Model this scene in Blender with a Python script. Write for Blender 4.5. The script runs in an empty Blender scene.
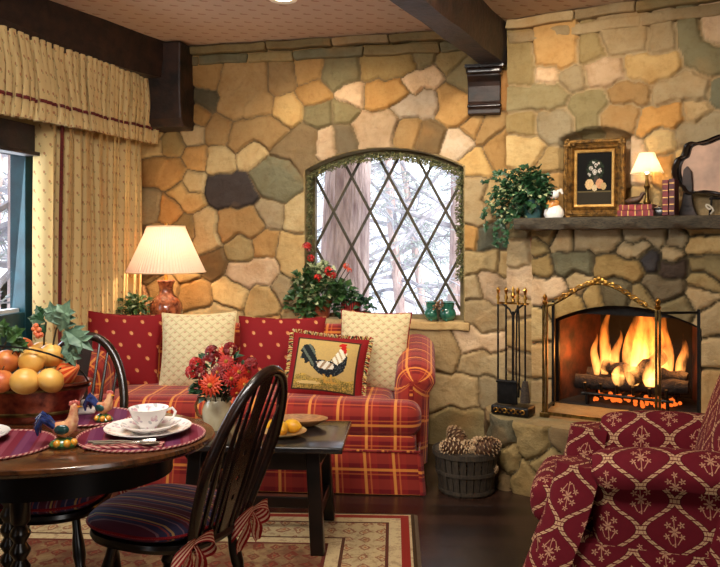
import bpy, bmesh, math, random
import numpy as np
from mathutils import Vector, Matrix
PI = math.pi
R = math.radians
rnd = random.Random(7)

SC = bpy.context.scene
COL = SC.collection
# camera: eye height 1.32 m, horizon at image row 240, focal length 780 px
FPX, CX, HY, EYE = 780.0, 360.0, 240.0, 1.32
H_CEIL = 2.66

def srgb(r, g, b):
    f = lambda c: (c/255/12.92) if c/255 <= .04045 else ((c/255+.055)/1.055)**2.4
    return (f(r), f(g), f(b), 1.0)

# ------------------------------------------------------------------ node helpers
class NX:
    def __init__(s, nt, k): s.nt = nt; s.k = k
    def op(s, o, *a, clamp=False):
        n = s.nt.nodes.new('ShaderNodeMath'); n.operation = o; n.use_clamp = clamp
        for i, x in enumerate((s,)+a):
            x = x.k if isinstance(x, NX) else x
            if isinstance(x, (int, float)): n.inputs[i].default_value = x
            else: s.nt.links.new(x, n.inputs[i])
        return NX(s.nt, n.outputs[0])
    def __add__(s, o): return s.op('ADD', o)
    def __radd__(s, o): return s.op('ADD', o)
    def __sub__(s, o): return s.op('SUBTRACT', o)
    def __rsub__(s, o): return NX(s.nt, o).op('SUBTRACT', s)
    def __mul__(s, o): return s.op('MULTIPLY', o)
    def __rmul__(s, o): return s.op('MULTIPLY', o)
    def __truediv__(s, o): return s.op('DIVIDE', o)
    def abs(s): return s.op('ABSOLUTE')
    def floor(s): return s.op('FLOOR')
    def fract(s): return s.op('FRACT')
    def cos(s): return s.op('COSINE')
    def sin(s): return s.op('SINE')
    def max(s, o): return s.op('MAXIMUM', o)
    def min(s, o): return s.op('MINIMUM', o)
    def lt(s, o): return s.op('LESS_THAN', o)
    def gt(s, o): return s.op('GREATER_THAN', o)
    def clamp(s): return s.op('ADD', 0.0, clamp=True)

class Mt:
    def __init__(s, name):
        s.m = bpy.data.materials.new(name); s.m.use_nodes = True
        s.nt = s.m.node_tree; s.b = s.nt.nodes['Principled BSDF']; s.out = s.nt.nodes['Material Output']
        s.tc = s.nt.nodes.new('ShaderNodeTexCoord')
    def uv(s):
        x = s.nt.nodes.new('ShaderNodeSeparateXYZ'); s.nt.links.new(s.tc.outputs['UV'], x.inputs[0])
        return NX(s.nt, x.outputs[0]), NX(s.nt, x.outputs[1])
    def xyz(s):
        x = s.nt.nodes.new('ShaderNodeSeparateXYZ'); s.nt.links.new(s.tc.outputs['Object'], x.inputs[0])
        return tuple(NX(s.nt, x.outputs[i]) for i in range(3))
    def noise(s, scale, detail=4, rough=.55, coord='Object', stretch=None):
        n = s.nt.nodes.new('ShaderNodeTexNoise'); n.inputs['Scale'].default_value = scale
        n.inputs['Detail'].default_value = detail; n.inputs['Roughness'].default_value = rough
        src = s.tc.outputs[coord]
        if stretch:
            mp = s.nt.nodes.new('ShaderNodeMapping'); mp.inputs['Scale'].default_value = stretch
            s.nt.links.new(src, mp.inputs[0]); src = mp.outputs[0]
        s.nt.links.new(src, n.inputs['Vector'])
        return NX(s.nt, n.outputs[0])
    def mix(s, f, a, b, mode='MIX'):
        n = s.nt.nodes.new('ShaderNodeMix'); n.data_type = 'RGBA'; n.blend_type = mode
        for x, i in ((f, 0), (a, 6), (b, 7)):
            if isinstance(x, NX): x = x.k
            if isinstance(x, (int, float, tuple)): n.inputs[i].default_value = x
            else: s.nt.links.new(x, n.inputs[i])
        return n.outputs[2]
    def attr(s, name):
        n = s.nt.nodes.new('ShaderNodeAttribute'); n.attribute_name = name
        return n.outputs[0]
    def base(s, c):
        if isinstance(c, tuple): s.b.inputs['Base Color'].default_value = c
        else: s.nt.links.new(c, s.b.inputs['Base Color'])
    def bump(s, h, strength=.3, dist=.01):
        n = s.nt.nodes.new('ShaderNodeBump'); n.inputs['Strength'].default_value = strength
        n.inputs['Distance'].default_value = dist
        s.nt.links.new(h.k, n.inputs['Height']); s.nt.links.new(n.outputs[0], s.b.inputs['Normal'])
    def set(s, rough=None, metal=None, spec=None, coat=None):
        if rough is not None: s.b.inputs['Roughness'].default_value = rough
        if metal is not None: s.b.inputs['Metallic'].default_value = metal
        if spec is not None: s.b.inputs['Specular IOR Level'].default_value = spec
        if coat is not None: s.b.inputs['Coat Weight'].default_value = coat; s.b.inputs['Coat Roughness'].default_value = .12
        return s

def simple(name, c1, c2=None, rough=.6, metal=0, scale=20, bump=0, bscale=60, bdist=.003, stretch=None, spec=None, coat=None):
    m = Mt(name)
    if c2 is None: m.base(c1)
    else:
        n = m.noise(scale, stretch=stretch)
        m.base(m.mix(((n-.35)*3.3).clamp(), c1, c2))
    if bump: m.bump(m.noise(bscale, 3, stretch=stretch), bump, bdist)
    m.set(rough, metal, spec, coat)
    return m.m

def motif(u, v, pu, pv, ru, rv, rot=0, ou=0, ov=0):
    vv = v/pv + ov; row = vv.floor()
    uu = u/pu + ou + row*.5
    x = (uu.fract()-.5)*pu; y = (vv.fract()-.5)*pv
    c, s = math.cos(rot), math.sin(rot)
    a = (x*c + y*s)/ru; b = (y*c - x*s)/rv
    return ((1.25-(a*a+b*b))*2.5).clamp()

def weave(m, u, v, strength=.25, freq=900):
    m.bump(((u*freq).sin()*(v*freq).sin()), strength, .001)

# ------------------------------------------------------------------ mesh helpers
class MB:
    def __init__(s): s.v = []; s.f = []; s.uv = []; s.fc = None
    def add(s, vs, fs, uvs=None):
        o = len(s.v); s.v += [tuple(p) for p in vs]
        for i, f in enumerate(fs):
            s.f.append(tuple(o+k for k in f)); s.uv.append(uvs[i] if uvs else None)
        return s
    def box(s, c, d, rz=0, M=None, taper=1.0):
        hx, hy, hz = d[0]/2, d[1]/2, d[2]/2
        pts = []
        for z in (-1, 1):
            k = taper if z > 0 else 1
            for x, y in ((-1,-1),(1,-1),(1,1),(-1,1)): pts.append(Vector((x*hx*k, y*hy*k, z*hz)))
        if M is not None: pts = [M @ p for p in pts]
        elif rz: m3 = Matrix.Rotation(rz, 3, 'Z'); pts = [m3 @ p for p in pts]
        c = Vector(c)
        return s.add([p+c for p in pts], [(3,2,1,0),(4,5,6,7),(0,1,5,4),(1,2,6,5),(2,3,7,6),(3,0,4,7)])
    def bar(s, a, b, w, h=None, up=(0,0,1)):
        a, b = Vector(a), Vector(b); d = (b-a); L = d.length; d.normalize(); h = h or w
        x = Vector(up).cross(d)
        if x.length < 1e-4: x = Vector((1,0,0)).cross(d)
        x.normalize(); y = d.cross(x)
        M = Matrix((x, y, d)).transposed()
        return s.box((a+b)/2, (w, h, L), M=M)
    def rbox(s, c, d, r=.03, puff=(0,0,0), n=8, M=None, k=4):
        h = [q/2 for q in d]; r = min(r, min(h)*.999)
        ax = []
        for q in h:
            l = [-q + r*(1-math.cos(PI/2*i/k))*1.0 for i in range(k)]
            l += [-q+r + (2*(q-r))*i/n for i in range(n+1)]
            l += [q - r*(1-math.cos(PI/2*i/k)) for i in range(k-1, -1, -1)]
            ax.append(l)
        idx = {}; vs = []; fs = []; uvs = []
        def V(i, j, l):
            key = (i, j, l)
            if key in idx: return idx[key]
            p = Vector((ax[0][i], ax[1][j], ax[2][l]))
            q = Vector([max(-(h[a]-r), min(h[a]-r, p[a])) for a in range(3)])
            dd = p-q
            if dd.length > 1e-9: p = q + dd.normalized()*r
            f = [1-(p[a]/h[a])**2 for a in range(3)]
            p.x += math.copysign(1, p.x)*puff[0]*f[1]*f[2]*abs(p.x/h[0])
            p.y += math.copysign(1, p.y)*puff[1]*f[0]*f[2]*abs(p.y/h[1])
            p.z += math.copysign(1, p.z)*puff[2]*f[0]*f[1]*abs(p.z/h[2])
            idx[key] = len(vs); vs.append(p); return idx[key]
        N = [len(a)-1 for a in ax]
        for a in range(3):
            b, g = (a+1) % 3, (a+2) % 3
            for side in (0, N[a]):
                for i in range(N[b]):
                    for j in range(N[g]):
                        q = []
                        for (di, dj) in ((0,0),(1,0),(1,1),(0,1)):
                            t = [0,0,0]; t[a] = side; t[b] = i+di; t[g] = j+dj; q.append(V(*t))
                        if side == 0: q.reverse()
                        fs.append(q)
        c = Vector(c)
        base = [Vector(p) for p in vs]
        out = [((M @ p) if M is not None else p)+c for p in base]
        uvs = []
        for f in fs:
            P = [base[i] for i in f]; nn = (P[1]-P[0]).cross(P[2]-P[0]); uvs.append(cube_uv(P, nn, c))
        return s.add(out, fs, uvs)
    def tube(s, pts, r, seg=8, caps=True, closed=False):
        pts = [Vector(p) for p in pts]; n = len(pts)
        rs = r if isinstance(r, (list, tuple)) else [r]*n
        rings = []; prev = None; L = 0; vs = []; fs = []; uvs = []; Ls = []
        for i, p in enumerate(pts):
            if closed: t = pts[(i+1) % n]-pts[i-1]
            else: t = pts[min(i+1, n-1)]-pts[max(i-1, 0)]
            t.normalize()
            if prev is None:
                x = t.cross(Vector((0,0,1)))
                if x.length < .1: x = t.cross(Vector((0,1,0)))
            else: x = prev - t*prev.dot(t)
            x.normalize(); prev = x; y = t.cross(x)
            if i: L += (p-pts[i-1]).length
            Ls.append(L)
            for k in range(seg):
                a = 2*PI*k/seg; vs.append(p+(x*math.cos(a)+y*math.sin(a))*rs[i])
        m = n if closed else n-1
        for i in range(m):
            j = (i+1) % n
            for k in range(seg):
                k2 = (k+1) % seg
                fs.append((i*seg+k, i*seg+k2, j*seg+k2, j*seg+k))
                w = 2*PI*max(rs[i], .001)/seg; L2 = Ls[j] if j else Ls[-1]+.05
                uvs.append(((k*w, Ls[i]), (k*w+w, Ls[i]), (k*w+w, L2), (k*w, L2)))
        if caps and not closed:
            fs.append(tuple(range(seg-1, -1, -1))); uvs.append(None)
            fs.append(tuple((n-1)*seg+k for k in range(seg))); uvs.append(None)
        return s.add(vs, fs, uvs)
    def lathe(s, prof, c=(0,0,0), seg=24, sx=1, sy=1, M=None, rip=None):
        vs = []; fs = []; uvs = []; c = Vector(c); L = [0]
        for i in range(1, len(prof)): L.append(L[-1]+math.hypot(prof[i][0]-prof[i-1][0], prof[i][1]-prof[i-1][1]))
        for (r, z) in prof:
            for k in range(seg):
                a = 2*PI*k/seg; rr = r*(1+(rip(k, z) if rip else 0))
                p = Vector((rr*math.cos(a)*sx, rr*math.sin(a)*sy, z)); vs.append((M @ p if M is not None else p)+c)
        rm = max(p[0] for p in prof)
        for i in range(len(prof)-1):
            for k in range(seg):
                k2 = (k+1) % seg
                fs.append((i*seg+k, i*seg+k2, (i+1)*seg+k2, (i+1)*seg+k))
                w = 2*PI*rm/seg; uvs.append(((k*w, L[i]), (k*w+w, L[i]), (k*w+w, L[i+1]), (k*w, L[i+1])))
        if prof[0][0] > 1e-4: fs.append(tuple(range(seg-1, -1, -1))); uvs.append(None)
        if prof[-1][0] > 1e-4: fs.append(tuple((len(prof)-1)*seg+k for k in range(seg))); uvs.append(None)
        return s.add(vs, fs, uvs)
    def ball(s, c, r, seg=12, M=None):
        if isinstance(r, (int, float)): r = (r, r, r)
        n = max(5, seg//2+1); vs = []; fs = []
        for i in range(n+1):
            t = PI*i/n
            for k in range(seg):
                a = 2*PI*k/seg
                p = Vector((r[0]*math.sin(t)*math.cos(a), r[1]*math.sin(t)*math.sin(a), -r[2]*math.cos(t)))
                vs.append((M @ p if M is not None else p)+Vector(c))
        for i in range(n):
            for k in range(seg):
                fs.append((i*seg+k, i*seg+(k+1) % seg, (i+1)*seg+(k+1) % seg, (i+1)*seg+k))
        return s.add(vs, fs)
    def grid(s, rows, closed_u=False, cap0=False, cap1=False, flip=False, uscale=1, vscale=1, swap=False):
        n, m = len(rows), len(rows[0]); vs = [Vector(p) for r in rows for p in r]; fs = []; uvs = []
        U = [[0]*(m+1) for _ in range(n)]
        mid = n//2
        for i in range(n):
            for j in range(1, m+1):
                a = vs[mid*m+j-1]; b = vs[mid*m+(j % m)]; U[i][j] = U[i][j-1]+(b-a).length
        Vv = [0]
        for i in range(1, n): Vv.append(Vv[-1]+max((vs[i*m+j]-vs[(i-1)*m+j]).length for j in range(0, m, max(1, m//6))))
        for i in range(n-1):
            for j in range(m if closed_u else m-1):
                k = (j+1) % m
                q = (i*m+j, i*m+k, (i+1)*m+k, (i+1)*m+j)
                w = ((U[i][j], Vv[i]), (U[i][j+1], Vv[i]), (U[i][j+1], Vv[i+1]), (U[i][j], Vv[i+1]))
                if flip: q = q[::-1]; w = w[::-1]
                fs.append(q); uvs.append(tuple((b, a) if swap else (a*uscale, b*vscale) for a, b in w))
        if cap0: f = tuple(range(m)); fs.append(f if flip else f[::-1]); uvs.append(None)
        if cap1: f = tuple((n-1)*m+k for k in range(m)); fs.append(f[::-1] if flip else f); uvs.append(None)
        return s.add(vs, fs, uvs)
    def prism(s, pts, y0, y1, axis='y'):
        """closed outline extruded between y0 and y1; pts are (x,z) for axis y, (x,y) for axis z, (y,z) for x"""
        n = len(pts)
        def P(p, t): return (p[0], t, p[1]) if axis == 'y' else ((p[0], p[1], t) if axis == 'z' else (t, p[0], p[1]))
        vs = [P(p, y0) for p in pts]+[P(p, y1) for p in pts]
        fs = [tuple(range(n)), tuple(range(2*n-1, n-1, -1))]
        fs += [(i, i+n, (i+1) % n+n, (i+1) % n) for i in range(n)]
        return s.add(vs, fs)
    def leaf(s, c, d, up, L, W, fold=.25):
        c, d, up = Vector(c), Vector(d).normalized(), Vector(up)
        x = d.cross(up)
        if x.length < .01: x = d.cross(Vector((1,0,.3)))
        x.normalize(); n = x.cross(d)
        vs = [c, c+d*L*.45+x*W/2+n*W*fold, c+d*L*.95-n*L*.12, c+d*L*.45-x*W/2+n*W*fold, c+d*L*.5]
        return s.add(vs, [(0,1,4),(1,2,4),(0,4,3),(4,2,3)])
    def build(s, name, mat, parent=None, smooth=True, bevel=0, loc=None, rotz=0, recalc=True, colors=None):
        me = bpy.data.meshes.new(name); me.from_pydata(s.v, [], s.f)
        uvl = me.uv_layers.new(name='UVMap')
        for p, uv in zip(me.polygons, s.uv):
            if uv is None: P = [me.vertices[i].co for i in p.vertices]; uv = cube_uv(P, p.normal, Vector((0,0,0)))
            for li, w in zip(p.loop_indices, uv): uvl.data[li].uv = w
        if colors is not None:
            ca = me.color_attributes.new('Col', 'FLOAT_COLOR', 'CORNER')
            for p, c in zip(me.polygons, colors):
                for li in p.loop_indices: ca.data[li].color = c
        if recalc:
            b = bmesh.new(); b.from_mesh(me); bmesh.ops.recalc_face_normals(b, faces=b.faces); b.to_mesh(me); b.free()
        for p in me.polygons: p.use_smooth = smooth
        if smooth:
            try: me.set_sharp_from_angle(angle=R(40))
            except Exception: pass
        ms = mat if isinstance(mat, list) else [mat]
        for m in ms: me.materials.append(m)
        o = bpy.data.objects.new(name, me); COL.objects.link(o)
        if parent: o.parent = parent
        if loc: o.location = loc
        o.rotation_euler.z = rotz
        if bevel:
            bv = o.modifiers.new('bevel', 'BEVEL'); bv.width = bevel; bv.segments = 2; bv.limit_method = 'ANGLE'; bv.angle_limit = R(35)
        return o

def cube_uv(P, n, off):
    ax = max(range(3), key=lambda i: abs(n[i]))
    a, b = ((1,2),(0,2),(0,1))[ax]
    return tuple((p[a]+off[a], p[b]+off[b]) for p in P)

def tag(o, label, cat, group=None, kind=None):
    o['label'] = label; o['category'] = cat
    if group: o['group'] = group
    if kind: o['kind'] = kind
    return o
def thing(name, label, cat, loc=(0,0,0), rotz=0, group=None, rot=None):
    o = bpy.data.objects.new(name, None); COL.objects.link(o); o.empty_display_size = .05
    o.location = loc; o.rotation_euler = rot if rot else (0,0,rotz)
    return tag(o, label, cat, group)
def struct(o): o['kind'] = 'structure'; return o
def copy_tree(o, parent=None):
    c = o.copy(); COL.objects.link(c); c.parent = parent
    for ch in list(o.children): copy_tree(ch, c)
    return c

# frames of the room's walls (rotz so that local -y faces into the room)
FA = R(-31.46); FO = Vector((.92, 4.816, 0)); FU = Vector((.853, -.522, 0)); FN = Vector((-.522, -.853, 0))
BA = R(-13.0); BO = Vector((-.267, 5.25, 0)); BU = Vector((.974, -.225, 0)); BN = Vector((-.225, -.974, 0))
LA = R(77.0); LO = Vector((-1.603, 5.559, 0)); LU = Vector((.225, .974, 0)); LN = Vector((.974, -.225, 0))
def FP(s, d, z=0): return FO+FU*s+FN*d+Vector((0,0,z))
def BP(t, d, z=0): return BO+BU*t+BN*d+Vector((0,0,z))
def LP(w, d, z=0): return LO-LU*w+LN*d+Vector((0,0,z))       # w grows towards the camera
def at(px, py, Y): return Vector(((px-CX)/FPX*Y, Y, EYE+(HY-py)/FPX*Y))
def onplane(px, py, O, U):
    k = (px-CX)/FPX
    t = (k*O.y-O.x)/(U.x-k*U.y); Y = O.y+U.y*t
    return t, EYE+(HY-py)/FPX*Y

# ------------------------------------------------------------------ materials
STONE = dict(t=(174,148,106), y=(186,156,104), o=(174,134,80), p=(200,170,134), g=(120,112,82), v=(148,126,82),
             k=(66,56,50), b=(120,98,66), d=(94,86,64))
def stone_material(name):
    m = Mt(name); c = m.attr('Col')
    n1 = m.noise(9, 6, .65); n2 = m.noise(24, 6, .7)
    c1 = m.mix(((n1-.42)*3.2).clamp()*.6, c, (.74,.60,.42,1), 'MULTIPLY')
    c2 = m.mix(((n2-.5)*4).clamp()*.42, c1, (.5,.42,.33,1), 'MULTIPLY')
    n3 = m.noise(3.3, 3, .5)
    c3 = m.mix(((n3-.56)*5).clamp()*.4, c2, srgb(172,124,68))
    n4 = m.noise(5.5, 4, .6, stretch=(1,1,3)); c3 = m.mix(((n4-.52)*4).clamp()*.45, c3, (.72,.74,.66,1), 'MULTIPLY')
    m.base(c3); m.set(.82, 0, .25)
    n5 = m.noise(20, 5, .65); m.bump(n1*.5+n2*.45+n5*.9, .8, .016)
    return m.m
M_stone = stone_material('fieldstone')
M_wood = simple('dark walnut', srgb(16,9,7), srgb(42,22,14), .26, 0, 6, .12, 30, .002, (3,3,14), coat=.25)
M_table = simple('oak tabletop', srgb(50,26,13), srgb(96,54,26), .2, 0, 5, .08, 30, .0015, (2,16,2), coat=.5)
M_black_wood = simple('ebonised wood', srgb(8,6,5), srgb(22,13,9), .28, 0, 12, .1, 40, .002, coat=.2)
M_beam = simple('dark hewn beam', srgb(20,12,8), srgb(58,34,22), .55, 0, 5, .5, 14, .01, (2,2,2))
M_brass = simple('polished brass', srgb(210,165,80), srgb(150,105,45), .28, 1, 30)
M_oldbrass = simple('antique brass', srgb(140,115,66), srgb(86,68,40), .36, 1, 30)
M_iron = simple('black iron', srgb(14,13,12), srgb(30,27,24), .45, .6, 40, .2, 80)
M_gilt = simple('gilded gesso', srgb(150,110,52), srgb(70,48,24), .45, .7, 40, .9, 90, .006)
M_gilt_in = simple('gilt liner', srgb(224,180,104), srgb(190,140,70), .4, .5, 40, .2, 80)
M_white_china = simple('white china', srgb(238,232,224), None, .18, 0, coat=.5)
M_terracotta = simple('terracotta', srgb(176,88,48), srgb(140,66,36), .75, 0, 25, .2, 90)
M_leaf = simple('leaf green', srgb(30,62,26), srgb(70,104,50), .45, 0, 22)
M_leaf_dark = simple('ivy green', srgb(18,48,26), srgb(52,92,54), .42, 0, 25)
M_leaf_pale = simple('pale and highlight leaf', srgb(120,136,84), srgb(196,196,150), .5, 0, 25)
M_leaf_blue = simple('blue green leaf', srgb(58,88,70), srgb(118,146,116), .5, 0, 25)
M_stem = simple('stem', srgb(70,60,36), srgb(48,40,26), .7)
M_redpetal = simple('red petals', srgb(158,16,16), srgb(200,40,24), .5, 0, 30)
M_orangered = simple('orange red petals', srgb(190,40,16), srgb(226,84,30), .5, 0, 40)
M_burgpetal = simple('burgundy petals', srgb(96,12,16), srgb(150,28,26), .5, 0, 40)
M_teal = simple('green glaze', srgb(20,78,70), srgb(60,128,96), .15, 0, 18, coat=.6)
M_cream_china = simple('cream earthenware', srgb(222,208,172), srgb(200,180,138), .25, 0, 10, coat=.5)

# sofa plaid
def plaid():
    m = Mt('red plaid'); u, v = m.uv()
    def band(x, p, c, w): return (((x/p-c+.5).fract()-.5).abs()*p).lt(w)
    bu = band(u, .15, .25, .030); bv = band(v, .13, .3, .026)
    base = m.mix(bu*.55, srgb(132,28,26), srgb(88,16,22))
    base = m.mix(bv*.5, base, srgb(160,56,38))
    l1 = band(u, .15, .62, .0075); l2 = band(u, .15, .80, .004); l3 = band(v, .13, .74, .007); l4 = band(v, .13, .92, .0035)
    base = m.mix(l1*.72, base, srgb(224,148,66)); base = m.mix(l2*.45, base, srgb(214,120,56))
    base = m.mix(l3*.72, base, srgb(226,140,60)); base = m.mix(l4*.45, base, srgb(214,110,50))
    m.base(base); m.set(.85, 0, .15); weave(m, u, v, .2, 1500); m.b.inputs['Sheen Weight'].default_value = .15
    return m.m
M_plaid = plaid()
def redpillow():
    m = Mt('red leaf print'); u, v = m.uv()
    a = motif(u, v, .105, .072, .0085, .0125, .7); b = motif(u, v, .105, .072, .0065, .0045, .3, .06, -.09)
    n = m.noise(300, 2)
    c = m.mix((n*.5), srgb(132,28,30), srgb(98,16,22)); c = m.mix(a*.85, c, srgb(206,146,92)); c = m.mix(b*.6, c, srgb(200,96,50))
    m.base(c); m.set(.85, 0, .15); weave(m, u, v); return m.m
M_redp = redpillow()
def creampillow():
    m = Mt('cream lattice print'); u, v = m.uv()
    p = (u*1.0+v*1.25)/.062; q = (u*1.0-v*1.25)/.062
    l = ((p.fract()-.5).abs().gt(.44)).max((q.fract()-.5).abs().gt(.44))
    a = motif(u, v, .062, .0248, .0085, .0055, .3)
    c = m.mix(l*.5, srgb(210,192,148), srgb(160,146,98)); c = m.mix(a*.62, c, srgb(178,112,84))
    m.base(c); m.set(.9, 0, .1); weave(m, u, v); return m.m
M_creamp = creampillow()
def curtain_mat():
    m = Mt('cream curtain print'); u, v = m.uv()
    a = motif(u, v, .056, .052, .0055, .0085, .2); b = motif(u, v, .056, .052, .0045, .006, -.5, .12, -.22)
    c = m.mix(a*.7, srgb(216,188,132), srgb(160,90,60)); c = m.mix(b*.5, c, srgb(118,116,70))
    m.base(c); m.set(.9, 0, .1); weave(m, u, v, .15)
    return m.m
M_curtain = curtain_mat()
M_curtain_trim = simple('burgundy braid', srgb(112,30,26), srgb(84,20,20), .8, 0, 80)
def chairfab():
    m = Mt('burgundy ogee damask'); u, v = m.uv()
    nz = m.noise(30, 2, coord='UV'); U = u/.104; V = v/.205
    k = (U+.5).floor(); sg = 1.0-((k*.5).fract()*2.0)*2.0
    d = ((U-k)-sg*.44*(V*2*PI).cos()).abs()
    chain = ((V*13.0).fract()-.5).abs()
    line = (d.lt(.085))*(d.gt(.008)).max(0)*(chain.gt(.12))
    edge = d.lt(.12)*(1.0-d.lt(.085))
    # flower in the middle of every ogee
    kc = U.floor(); par = (kc*.5).fract()*2.0            # 0 even, 1 odd
    x = (U-kc-.5)*.104; yv = V+par*.5; y = ((yv.fract())-.5)*.205
    r = (x*x+y*y).op('SQRT'); th = y.op('ARCTAN2', x)
    def fl(cx, cy, rad, n=5):
        dx = x-cx; dy = y-cy; q = (dx*dx+dy*dy).op('SQRT'); t = dy.op('ARCTAN2', dx)
        return q.lt(((t*float(n)).cos()*.42+.68)*rad)*q.gt(rad*.2)
    x2 = x.abs()
    mot = fl(0, .002, .017, 6).max(fl(.021, .022, .0105)).max(fl(-.020, .026, .0105)).max(fl(.024, -.015, .0095)).max(fl(-.023, -.013, .0095)).max(fl(.003, .046, .009))
    stem = ((x-(y*14.0).sin()*.006).abs()).lt(.0012)*(y.abs()).lt(.045)
    lf = (((x2-.012-(y+.036)*.5).abs()).lt(.0016))*((y+.026).abs()).lt(.014)
    mot = mot.max(stem).max(lf).max(fl(0, -.042, .007, 3))
    c = m.mix(nz*.6, srgb(116,28,38), srgb(84,16,28))
    c = m.mix(mot*.85, c, srgb(206,156,120)); c = m.mix(line*.9, c, srgb(214,174,130)); c = m.mix(edge*.5, c, srgb(60,10,18))
    m.base(c); m.set(.85, 0, .15); weave(m, u, v, .2, 1200); return m.m
M_chair = chairfab()
def cushion_stripe():
    m = Mt('striped chair pad'); x, y, z = m.xyz()
    w = x+.5
    def band(p, c, wd): return (((w/p-c+.5).fract()-.5).abs()*p).lt(wd)
    c = m.mix(band(.13, .5, .034), srgb(58,54,84), srgb(92,40,56))
    c = m.mix(band(.026, .3, .002)*.7, c, srgb(150,110,120)); c = m.mix(band(.065, .1, .0028)*.8, c, srgb(206,160,90))
    c = m.mix(band(.065, .25, .0022)*.6, c, srgb(190,80,60))
    m.base(c); m.set(.8, 0, .2); m.bump(m.noise(250, 2), .15, .002); return m.m
M_pad = cushion_stripe()
def tie_mat():
    m = Mt('red white striped ribbon'); u, v = m.uv()
    s = ((u*55).fract()).gt(.55); m.base(m.mix(s*.85, srgb(150,26,32), srgb(226,190,160))); m.set(.75, 0, .2); return m.m
M_tie = tie_mat()
def mat_fabric():
    m = Mt('woven placemat'); x, y, z = m.xyz()
    a = (((x*1.0+y*.25)*22).fract()).gt(.6); b = (((x+y*.25)*9).fract()).gt(.62)
    c = m.mix(a*.5, srgb(104,30,46), srgb(136,74,86)); c = m.mix(b*.5, c, srgb(78,42,84))
    m.base(c); m.set(.85, 0, .15); m.bump(m.noise(400, 2), .2, .001); return m.m
M_mat = mat_fabric()
def floor_mat():
    m = Mt('dark plank floor'); x, y, z = m.xyz()
    yy = y+x*.06; row = (yy/.13).floor(); fr = (yy/.13).fract()
    xx = (x+row*.73)/1.7; fx = xx.fract()
    seam = (fr.lt(.035)).max(fx.lt(.004))
    h = ((row*12.9898+xx.floor()*4.1).sin()*43758.5).fract()
    g = m.noise(5, 6, .6, stretch=(1.2,14,1))
    c = m.mix(h, srgb(20,12,9), srgb(64,42,32)); c = m.mix(((g-.4)*3).clamp()*.6, c, srgb(26,13,9))
    c = m.mix(seam*.9, c, srgb(8,5,4)); m.base(c); m.set(.27, 0, .6)
    m.bump((1.0-seam)*1.0+g*.35, .7, .006); return m.m
M_floor = floor_mat()
def ceil_mat():
    m = Mt('ceiling wallpaper'); x, y, z = m.xyz()
    a = motif(x, y, .125, .085, .022, .009, .25); b = motif(x, y, .125, .085, .008, .012, .2, .14, .12)
    c = m.mix(a*.55, srgb(196,170,146), srgb(140,76,62)); c = m.mix(b*.45, c, srgb(130,112,72))
    m.base(c); m.set(.95, 0, .1); return m.m
M_ceil = ceil_mat()
def rug_mat(hw, hd):
    m = Mt('oriental rug'); x, y, z = m.xyz()
    e = ((x.abs()-hw).max(y.abs()-hd))*-1.0          # distance from the edge
    nz = m.noise(26, 4, .7); n2 = m.noise(9, 3, .6)
    wx = m.noise(14, 3, .6); p = (x/.075)+wx*.9; q = (y/.095)+n2*.9
    dia = (((p.fract()-.5).abs()+(q.fract()-.5).abs())-.32).abs()
    ctr = ((p.fract()-.5).abs()+(q.fract()-.5).abs()).lt(.14)
    field = m.mix(((n2-.4)*4).clamp(), srgb(112,76,54), srgb(150,122,84))
    field = m.mix((dia.lt(.1))*.75, field, srgb(110,40,34)); field = m.mix(ctr*.8, field, srgb(140,52,40))
    field = m.mix(((nz-.52)*6).clamp()*.6, field, srgb(90,74,50))
    bord = m.mix((dia.lt(.08))*.7, srgb(186,164,122), srgb(128,62,46)); bord = m.mix(ctr*.8, bord, srgb(166,92,54))
    bord = m.mix(((nz-.55)*6).clamp()*.4, bord, srgb(150,120,76))
    c = m.mix(e.lt(.36), field, bord)
    c = m.mix((e-.35).abs().lt(.028), c, srgb(196,172,128)); c = m.mix((e-.385).abs().lt(.008), c, srgb(96,44,36))
    c = m.mix((e-.315).abs().lt(.007), c, srgb(86,54,40))
    c = m.mix(e.lt(.125), c, srgb(196,174,132)); c = m.mix((e-.125).abs().lt(.007), c, srgb(90,50,40))
    n3 = m.noise(40, 3, .7); c = m.mix(((n3-.5)*7).clamp()*.42, c, srgb(98,54,40)); c = m.mix(((n3-.36)*-7.0).clamp()*.35, c, srgb(74,72,48))
    c = m.mix((e-.045).abs().lt(.019), c, srgb(138,46,38)); c = m.mix(e.lt(.016), c, srgb(70,52,36))
    m.base(c); m.set(.95, 0, .05); m.bump(m.noise(320, 2), .5, .004); return m.m
M_glass = Mt('window glass')
def glass_setup(g):
    nt = g.nt; t = nt.nodes.new('ShaderNodeBsdfTransparent'); gl = nt.nodes.new('ShaderNodeBsdfGlossy'); gl.inputs['Roughness'].default_value = .02
    mx = nt.nodes.new('ShaderNodeMixShader'); mx.inputs[0].default_value = .05
    t.inputs[0].default_value = (.97,.98,1,1)
    nt.links.new(t.outputs[0], mx.inputs[1]); nt.links.new(gl.outputs[0], mx.inputs[2]); nt.links.new(mx.outputs[0], g.out.inputs[0]); return g.m
M_glass = glass_setup(M_glass)
def emit(name, col, st):
    m = Mt(name); e = m.nt.nodes.new('ShaderNodeEmission'); e.inputs[0].default_value = col; e.inputs[1].default_value = st
    m.nt.links.new(e.outputs[0], m.out.inputs[0]); return m.m
def shade_mat(name, c, tw=.6):
    m = Mt(name); d = m.b; m.base(c); m.set(.9, 0, .05)
    t = m.nt.nodes.new('ShaderNodeBsdfTranslucent'); t.inputs[0].default_value = c
    x = m.nt.nodes.new('ShaderNodeMixShader'); x.inputs[0].default_value = tw
    m.nt.links.new(d.outputs[0], x.inputs[1]); m.nt.links.new(t.outputs[0], x.inputs[2]); m.nt.links.new(x.outputs[0], m.out.inputs[0]); return m.m
M_shade = shade_mat('pleated silk shade', srgb(228,200,182), .28)
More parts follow.
